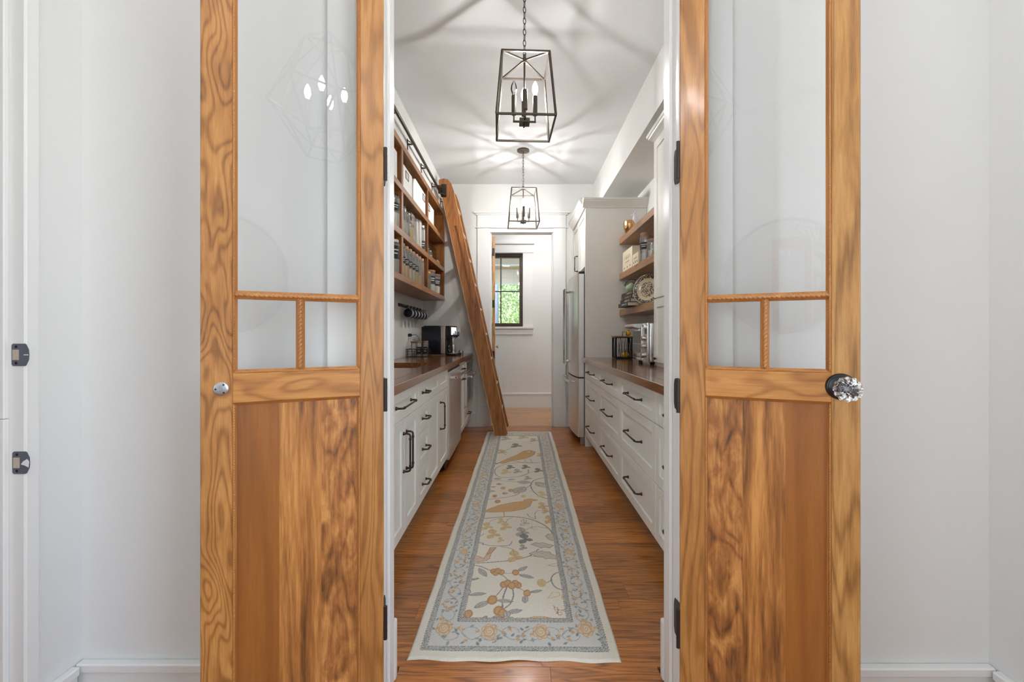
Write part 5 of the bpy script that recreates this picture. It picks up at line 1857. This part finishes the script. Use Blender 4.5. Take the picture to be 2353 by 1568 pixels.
tree('light green tree straight outside the window', -0.45, 14.3, 5.0, 1.5, LEAF1, 22000, 0.05)
tree('mid green tree farther back behind the light green one', 0.6, 18.5, 7.0, 2.2, LEAF2, 16000, 0.07)
tree('blue-green tree left outside the window', -3.7, 15.5, 6.0, 1.6, LEAF3, 12000, 0.08)
tree('blue-green tree right outside the window', 2.9, 14.5, 6.0, 1.6, LEAF2, 12000, 0.08)
tree('tall dark green tree far back left', -3.3, 24.2, 9.0, 3.0, LEAF2, 14000, 0.14)
tree('tall blue-green tree far back right', 3.3, 24.4, 9.0, 3.0, LEAF3, 14000, 0.14)
bt_ = thing('bare_tree', 'bare grey-blue tree trunk outside at the left edge of the window', 'tree', (-0.62, 12.0, -0.1))
MB().tube([(-0.62, 12.0, -0.1), (-0.64, 12.02, 6.5)], [0.10, 0.07], 12).build('trunk', BARK, bt_, True)

# ---------------------------------------------------------------- runner rug, print painted per vertex
RW_, RL = 0.762, 3.56
RN = (-0.0145, 1.512)
RYAW = 0.00918
STEP = 0.0027
nu, nv = int(RW_ / STEP) + 1, int(RL / STEP) + 1
U, V = np.meshgrid(np.linspace(-RW_ / 2, RW_ / 2, nu), np.linspace(0, RL, nv))      # [v, u]
col = np.empty((nv, nu, 3), np.float32)
c3 = lambda r, g, b: np.array(lin(r, g, b)[:3], np.float32)
CREAM, EDGE = c3(232, 225, 212), c3(229, 223, 210)
BLUE, BAND, INKD = c3(210, 209, 204), c3(172, 171, 167), c3(122, 121, 120)
TAN, ORG, RUST, GRY, GRL = c3(214, 192, 150), c3(206, 168, 122), c3(186, 142, 112), c3(146, 144, 141), c3(190, 186, 178)
rng = np.random.default_rng(3)
weave = rng.normal(0, 1, (nv, nu)).astype(np.float32)
dS = RW_ / 2 - np.abs(U)                      # distance from the long sides
dE = np.minimum(V, RL - V)                    # distance from the short ends
BS = (0.036, 0.056, 0.150, 0.172)
BE = (0.040, 0.063, 0.198, 0.222)


def lvl(i):
    return (dS > BS[i]) & (dE > BE[i])


col[:] = EDGE
col[lvl(0)] = BAND
col[lvl(1)] = BLUE
col[lvl(2)] = BAND
col[lvl(3)] = CREAM
band = (lvl(0) & ~lvl(1)) | (lvl(2) & ~lvl(3))
speck = band & (weave > 0.2)
col[speck] = c3(192, 191, 187)
speck = band & (weave < -1.0)
col[speck] = INKD
# dashed dark lines along both bands
for i, sgn in ((0, 1), (1, -1), (2, 1), (3, -1)):
    near = ((np.abs(dS - BS[i]) < 0.0014) & (dE > BE[i] - 0.002)) | ((np.abs(dE - BE[i]) < 0.0014) & (dS > BS[i] - 0.002))
    dash = ((U * 150).astype(int) + (V * 150).astype(int)) % 2 == 0
    col[near & dash] = INKD


def g2(x, y):
    """point of the rug as (u, v) from floor metres"""
    v = y - RN[1]
    return (x - RN[0] - RYAW * v, v)


def Z_(x, y):
    px, py = 920 + x / 2.8, 980 + y / 2.8
    Y = FPX * EYE / (py - 769.5)
    return g2((px - 1190) * Y / FPX, Y)


def window_(us, vs_, pad):
    i0 = max(0, int((min(us) - pad + RW_ / 2) / STEP))
    i1 = min(nu, int((max(us) + pad + RW_ / 2) / STEP) + 2)
    j0 = max(0, int((min(vs_) - pad) / STEP))
    j1 = min(nv, int((max(vs_) + pad) / STEP) + 2)
    return slice(j0, j1), slice(i0, i1)


def smooth(pts, n=10):
    out = []
    P = [pts[0]] + list(pts) + [pts[-1]]
    for a, b, c, d in zip(P, P[1:], P[2:], P[3:]):
        for k in range(n):
            t = k / n
            out.append(tuple(0.5 * (2 * b[i] + (c[i] - a[i]) * t + (2 * a[i] - 5 * b[i] + 4 * c[i] - d[i]) * t * t + (3 * b[i] - a[i] - 3 * c[i] + d[i]) * t ** 3) for i in (0, 1)))
    out.append(pts[-1])
    return out


def stroke(pts, w, color, clip=None, sm=True):
    pts = smooth(pts) if sm and len(pts) > 2 else pts
    for (a, b), (c, d) in zip(pts, pts[1:]):
        sl = window_((a, c), (b, d), w)
        uu, vv = U[sl], V[sl]
        L2 = (c - a) ** 2 + (d - b) ** 2 + 1e-12
        t = np.clip(((uu - a) * (c - a) + (vv - b) * (d - b)) / L2, 0, 1)
        dd = np.hypot(uu - a - t * (c - a), vv - b - t * (d - b))
        m = dd < w / 2
        if clip is not None:
            m &= clip[sl]
        col[sl][m] = color


def disc(c, r, color, rim=None, clip=None, asp=1.0):
    sl = window_((c[0],), (c[1],), r * max(1, asp) * 1.3)
    dd = np.hypot(U[sl] - c[0], (V[sl] - c[1]) / asp)
    m = dd < r
    r2 = (dd < r * 1.18) & (dd > r * 0.84)
    if clip is not None:
        m &= clip[sl]
        r2 &= clip[sl]
    col[sl][m] = color
    if rim is not None:
        col[sl][r2] = rim


def leaf(a, b, wr, color, rim, clip=None, vein=True):
    ax, ay = a
    dx, dy = b[0] - ax, b[1] - ay
    L = math.hypot(dx, dy) + 1e-9
    sl = window_((ax, b[0]), (ay, b[1]), L * wr)
    uu, vv = U[sl] - ax, V[sl] - ay
    t = (uu * dx + vv * dy) / L / L
    s = np.abs(-uu * dy + vv * dx) / L
    w = np.where((t > 0) & (t < 1), L * wr * np.sin(np.clip(t, 0, 1) * PI) ** 0.8, 0)
    m = s < w
    e = m & (s > w - 0.0032)
    if clip is not None:
        m &= clip[sl]
        e &= clip[sl]
    col[sl][m] = color
    col[sl][e] = rim
    if vein:
        q = m & (s < 0.0016)
        col[sl][q] = rim


def polyg(pts, color, rim=None, clip=None, spots=None, rw=0.004):
    us, vs_ = [p[0] for p in pts], [p[1] for p in pts]
    sl = window_(us, vs_, 0.01)
    uu, vv = U[sl], V[sl]
    ins = np.zeros(uu.shape, bool)
    for (a, b), (c, d) in zip(pts, pts[1:] + pts[:1]):
        cond = ((b > vv) != (d > vv)) & (uu < (c - a) * (vv - b) / (d - b + 1e-12) + a)
        ins ^= cond
    if clip is not None:
        ins &= clip[sl]
    if color is not None:
        col[sl][ins] = color
    if spots is not None:
        q = ins & (np.sin(uu * 420) * np.sin(vv * 300) > 0.55)
        col[sl][q] = spots
    if rim is not None:
        stroke(pts + pts[:1], rw, rim, clip, False)


F = lvl(3)
zs = lambda pts: [Z_(*p) for p in pts]
G1, G2 = GRY, c3(150, 148, 144)
for pts, w_, c_ in (
    ([(470, 905), (520, 915), (590, 945), (660, 975), (690, 1005), (700, 1030)], .007, G1),
    ([(480, 893), (600, 885), (720, 872), (830, 845), (890, 800)], .009, G2),
    ([(660, 1045), (630, 1085), (595, 1125)], .006, G1), ([(685, 1040), (660, 1110), (655, 1190)], .009, G1), ([(715, 1045), (725, 1100), (705, 1155), (660, 1190)], .008, G1),
    ([(740, 1040), (800, 1075)], .005, G1), ([(640, 955), (700, 958), (740, 952)], .004, G1),
    ([(1050, 940), (990, 960), (968, 1000), (1000, 1050), (1070, 1068)], .008, G1), ([(968, 1000), (935, 1018), (905, 1020)], .005, G1),
    ([(390, 1215), (405, 1150), (430, 1105), (400, 1060)], .007, G1), ([(390, 1240), (400, 1225)], .006, G1),
    ([(520, 605), (620, 595), (720, 590), (830, 605), (920, 640), (970, 680), (990, 725)], .011, G2),
    ([(870, 605), (830, 590), (815, 570)], .006, G1), ([(870, 605), (865, 570), (890, 550), (945, 555)], .006, G1),
    ([(555, 660), (575, 625), (620, 605), (660, 598)], .005, G1), ([(675, 645), (690, 610), (720, 595)], .005, G1),
    ([(480, 750), (560, 775), (640, 780), (700, 775), (720, 752)], .007, G1), ([(740, 835), (720, 800), (650, 785)], .006, G1),
    ([(490, 720), (520, 715), (540, 700)], .005, G1), ([(500, 755), (530, 760), (530, 775)], .005, G1),
    ([(790, 690), (830, 665), (880, 655), (950, 665)], .005, G1), ([(850, 650), (850, 665), (880, 672)], .004, G1),
    ([(880, 242), (780, 238), (680, 250), (620, 275), (610, 310), (650, 335), (760, 330), (820, 310), (825, 285)], .010, G2),
    ([(620, 245), (720, 230), (810, 242), (900, 238)], .010, G2),
    ([(560, 360), (650, 358), (740, 365), (840, 372)], .007, G2), ([(950, 475), (890, 455), (850, 420), (840, 380), (870, 350), (940, 335)], .012, G2),
    ([(540, 482), (640, 470), (740, 450), (800, 410), (845, 380)], .009, G2), ([(760, 330), (850, 300), (890, 290)], .006, G1),
    ([(640, 175), (700, 150), (750, 120)], .008, G1), ([(620, 150), (680, 190)], .008, G1), ([(690, 110), (780, 105), (860, 120)], .007, G2),
    ([(830, 845), (900, 850), (1020, 865)], .005, G2), ([(820, 240), (800, 225), (830, 215), (850, 240)], .006, G1), ([(665, 560), (668, 590)], .009, ORG),
):
    stroke(zs(pts), w_ * 0.75, c_, F)
for a, b, wr in (((505, 925), (552, 980), .2), ((440, 1003), (510, 990), .16), ((752, 945), (818, 912), .2), ((758, 965), (860, 987), .17), ((435, 1100), (552, 1088), .16),
                 ((470, 1185), (575, 1135), .2), ((612, 1133), (728, 1140), .17), ((680, 1212), (787, 1195), .2), ((826, 1082), (912, 1066), .17), ((802, 1098), (800, 1152), .25),
                 ((412, 1055), (440, 1098), .3), ((580, 1248), (665, 1232), .2), ((530, 1248), (560, 1235), .3),
                 ((690, 352), (738, 348), .3), ((556, 425), (610, 425), .3), ((650, 440), (690, 438), .5), ((615, 380), (655, 378), .5), ((580, 400), (615, 396), .3),
                 ((800, 395), (730, 440), .3), ((870, 365), (945, 400), .3), ((750, 365), (840, 368), .35), ((600, 345), (650, 345), .4), ((930, 540), (900, 520), .3)):
    leaf(Z_(*a), Z_(*b), wr, GRL, GRY, F)
for (x, y), r, c_ in (((598, 945), .016, ORG), ((650, 950), .016, ORG), ((612, 957), .015, ORG), ((627, 940), .016, ORG), ((740, 952), .017, ORG),
                      ((662, 1030), .018, ORG), ((688, 1020), .018, ORG), ((755, 1034), .017, ORG), ((735, 1022), .018, ORG), ((714, 1036), .019, ORG), ((812, 1085), .017, ORG),
                      ((590, 1130), .022, ORG), ((630, 1200), .021, ORG), ((656, 1216), .019, ORG), ((398, 1226), .018, ORG), ((436, 1222), .018, ORG), ((1050, 1020), .016, ORG),
                      ((660, 405), .018, ORG), ((710, 420), .020, ORG), ((605, 457), .020, RUST), ((625, 492), .020, ORG), ((790, 458), .018, TAN), ((905, 1018), .022, TAN), ((1062, 1110), .02, TAN), ((632, 378), .012, GRY), ((663, 440), .012, GRY)):
    disc(Z_(x, y), r * 0.85, c_, RUST if c_ is ORG else TAN, F, 1.5)


def clover(x, y, s, color, rim, k=3):
    c = Z_(x, y)
    for i in range(k):
        a = PI / 2 + i * 2 * PI / k + 0.3
        leaf(c, (c[0] + 0.72 * s * math.cos(a), c[1] + 1.15 * s * math.sin(a)), .36, color, rim, F)


for x, y, s, c_, rm in ((600, 705, .062, TAN, ORG), (648, 742, .032, TAN, TAN), (740, 850, .062, TAN, ORG), (560, 655, .055, c3(214, 194, 150), TAN), (680, 655, .055, c3(214, 194, 150), TAN), (650, 620, .04, TAN, TAN),
                        (785, 690, .06, GRL, GRY), (805, 735, .062, GRY, INKD), (790, 790, .034, GRL, GRY), (800, 630, .045, CREAM, GRY), (915, 518, .055, TAN, ORG), (936, 553, .045, TAN, ORG), (965, 610, .06, TAN, RUST),
                        (710, 270, .06, GRY, INKD), (808, 268, .06, GRY, INKD), (755, 296, .06, GRL, GRY), (890, 290, .06, GRY, INKD), (680, 300, .07, c3(214, 194, 150), TAN),
                        (745, 130, .09, GRY, INKD), (650, 170, .08, TAN, GRY), (860, 95, .08, GRL, GRY), (680, 85, .09, GRL, GRY), (790, 75, .09, TAN, GRY), (900, 190, .06, TAN, ORG), (600, 245, .06, GRY, INKD), (820, 340, .05, GRL, GRY), (910, 445, .06, c3(214, 204, 170), TAN), (690, 1245, .04, GRL, GRY)):
    clover(x, y, s, c_, rm)
SPT = c3(222, 196, 156)
mott = 1 + 0.10 * np.sin(U * 310 + 2 * np.sin(V * 90)) * np.sin(V * 260 + 2 * np.sin(U * 120))
polyg(zs([(535, 560), (570, 540), (640, 515), (720, 498), (790, 490), (800, 478), (830, 474), (885, 481), (845, 492), (835, 520), (800, 540), (720, 555), (650, 560), (590, 563)]), ORG, RUST, F, SPT, .005)
polyg(zs([(628, 242), (690, 215), (755, 188), (790, 165), (830, 158), (866, 170), (860, 186), (835, 203), (790, 217), (720, 228), (660, 247)]), ORG, RUST, F, SPT, .008)
disc(Z_(822, 170), .03, c3(222, 204, 170), RUST, F)
polyg(zs([(466, 852), (500, 845), (540, 862), (555, 835), (580, 790), (618, 790), (585, 830), (575, 862), (550, 878), (500, 885), (466, 880)]), c3(218, 198, 178), RUST, F, c3(196, 160, 140), .004)
for k in range(4):
    stroke(zs([(552 + 5 * k, 838), (582 + 10 * k, 794)]), .003, RUST, F)
polyg(zs([(815, 1249), (860, 1236), (920, 1236), (985, 1249)]), TAN, ORG, F)
for pl_ in ([(830, 830), (865, 815), (885, 818), (910, 810), (935, 818), (960, 818), (975, 832), (1000, 842), (1025, 865), (985, 862), (960, 858), (935, 862), (915, 850), (890, 852), (860, 842)],
            [(840, 770), (870, 757), (890, 762), (915, 757), (940, 765), (985, 775), (960, 792), (935, 786), (905, 793), (880, 782)],
            [(935, 715), (955, 700), (985, 700), (1000, 740), (975, 745), (955, 735)],
            [(865, 368), (900, 372), (945, 380), (945, 405), (905, 395)]):
    polyg(zs(pl_), c3(206, 200, 186), GRY, F, None, .004)
for pl_, c_ in (([(948, 1118), (975, 1078), (1015, 1078), (1025, 1098), (1000, 1108)], TAN), ([(950, 905), (985, 895), (1015, 890), (1022, 905), (985, 910)], ORG)):
    polyg(zs(pl_), None, c_, F, None, .004)
for pl_ in ([(980, 1165), (1030, 1195), (1070, 1180)], [(985, 1165), (1000, 1200), (1040, 1210)], [(1010, 1175), (1015, 1225), (1040, 1220)], [(1000, 1190), (1060, 1200), (1080, 1210)], [(1015, 1195), (1000, 1220)]):
    stroke(zs(pl_), .003, RUST, F)

# scrolling flower border in the blue band
B = lvl(1) & ~lvl(2)
SC = c3(164, 167, 168)
DK_ = c3(132, 137, 142)
FLW = c3(212, 178, 138)


def border_path(P, n_, L):
    """P(t, s) -> point for running distance t and sideways s"""
    per = 0.155
    t = 0.0
    k = 0
    pts = [P(t_, 0.026 * math.sin(t_ * 2 * PI / per)) for t_ in np.arange(0, L, 0.012)]
    for a, b in zip(pts, pts[1:]):
        stroke([a, b], 0.0034, SC, B, False)
    while t < L:
        sgn = 1 if k % 2 else -1
        t0 = t + per / 4
        q = [P(t0 + 0.034 * math.cos(a_) - 0.01, sgn * (0.006 + 0.024 * math.sin(a_))) for a_ in [i * 0.55 for i in range(9)]]
        stroke(q, 0.003, SC, B, False)
        for j in range(7):
            a_ = rng.uniform(0, 2 * PI)
            tt, ss = t0 + rng.uniform(-.04, .04), rng.uniform(-.036, .036)
            leaf(P(tt, ss), P(tt + 0.020 * math.cos(a_), ss + 0.020 * math.sin(a_)), .26, DK_ if j % 3 else SC, SC, B, False)
        for j in range(3):
            tt, ss = t0 + rng.uniform(-.05, .05), rng.uniform(-.034, .034)
            disc(P(tt, ss), .0055, FLW, c3(196, 156, 112), B)
            for i in range(3):
                a_ = i * 2.1 + j
                disc(P(tt + 0.009 * math.cos(a_), ss + 0.009 * math.sin(a_)), .0035, c3(220, 192, 156), None, B)
        t += per / 2
        k += 1


def rose(c, r):
    A_ = 1.4
    for i in range(7):
        a_ = i * 2 * PI / 7
        disc((c[0] + r * 0.78 * math.cos(a_), c[1] + A_ * r * 0.78 * math.sin(a_)), r * 0.36, c3(220, 204, 178), c3(206, 174, 140), B, A_)
    disc(c, r * 0.72, c3(222, 206, 180), c3(206, 174, 140), B, A_)
    sp_ = [(c[0] + r * (0.62 - 0.045 * i) * math.cos(i * 0.8), c[1] + A_ * r * (0.62 - 0.045 * i) * math.sin(i * 0.8)) for i in range(13)]
    stroke(sp_, 0.003, c3(204, 164, 122), B)


us_ = RW_ / 2 - (BS[1] + BS[2]) / 2
ve = (BE[1] + BE[2]) / 2
border_path(lambda t, s: (-us_ + s, ve + t), 0, RL - 2 * ve)
border_path(lambda t, s: (us_ - s, ve + t), 0, RL - 2 * ve)
border_path(lambda t, s: (-us_ + t, ve + s * 1.25), 0, 2 * us_)
border_path(lambda t, s: (-us_ + t, RL - ve + s * 1.25), 0, 2 * us_)
for uu in (-us_ + 0.0, -0.10, 0.10, us_):
    rose((uu, ve + (0.03 if abs(uu) > 0.2 else 0.012)), 0.027)
    rose((uu, RL - ve - 0.012), 0.027)
for k in range(1, 6):
    for sg in (-1, 1):
        rose((sg * us_, ve + k * 0.62), 0.020)
lum = col.mean(axis=2)
figm = lvl(3) & (np.abs(col - CREAM).sum(axis=2) > 0.04)
col[figm] *= mott[figm][:, None]
col *= (1 + 0.035 * weave)[:, :, None]
col = np.clip(col, 0, 1)
# woven surface with a rolled, slightly wavy edge
zz = np.full((nv, nu), 0.0075, np.float32)
edge = np.minimum(dS, dE)
zz = 0.0075 * np.sqrt(np.clip(edge / 0.008, 0.0, 1))
uo = U + 0.0016 * np.sin(V * 5.0) + 0.001 * np.sin(V * 17)
vo_ = V + np.where(V < 0.06, (0.06 - V) / 0.06, 0) * (0.004 * np.sin(U * 14) + 0.003 * np.sin(U * 37 + 1))
zz = zz + np.where(V < 0.05, (0.05 - V) / 0.05, 0) * np.clip(0.0035 * np.sin(U * 11 + 2), 0, 1)
co = np.stack([uo, vo_, zz + 0.0004], axis=2).reshape(-1, 3).astype(np.float32)
idx = np.arange(nu * nv).reshape(nv, nu)
quads = np.stack([idx[:-1, :-1], idx[:-1, 1:], idx[1:, 1:], idx[1:, :-1]], axis=2).reshape(-1, 4)
me = bpy.data.meshes.new('runner_rug')
me.vertices.add(len(co))
me.vertices.foreach_set('co', co.ravel())
me.loops.add(quads.size)
me.loops.foreach_set('vertex_index', quads.ravel().astype(np.int32))
me.polygons.add(len(quads))
me.polygons.foreach_set('loop_start', np.arange(0, quads.size, 4, dtype=np.int32))
me.update(calc_edges=True)
me.shade_smooth()
at = me.color_attributes.new('print', 'FLOAT_COLOR', 'POINT')
at.data.foreach_set('color', np.concatenate([col.reshape(-1, 3), np.ones((nu * nv, 1), np.float32)], axis=1).astype(np.float32).ravel())
rm_, n, l, p = newmat('rug_weave')
an = n.new('ShaderNodeAttribute')
an.attribute_name = 'print'
l.new(an.outputs['Color'], p.inputs['Base Color'])
p.inputs['Roughness'].default_value = 0.95
p.inputs['Specular IOR Level'].default_value = 0.1
tc = n.new('ShaderNodeTexCoord')
nn = n.new('ShaderNodeTexNoise')
nn.inputs['Scale'].default_value = 500
l.new(tc.outputs['Object'], nn.inputs['Vector'])
bp = n.new('ShaderNodeBump')
bp.inputs['Strength'].default_value = 0.35
bp.inputs['Distance'].default_value = 0.002
l.new(nn.outputs['Fac'], bp.inputs['Height'])
l.new(bp.outputs[0], p.inputs['Normal'])
me.materials.append(rm_)
rug = bpy.data.objects.new('runner_rug', me)
C.objects.link(rug)
rug.location = (RN[0], RN[1], 0.0)
rug.rotation_euler = (0, 0, -RYAW)
tag(rug, 'long cream runner rug with birds, vines and a pale blue flower border', 'rug')
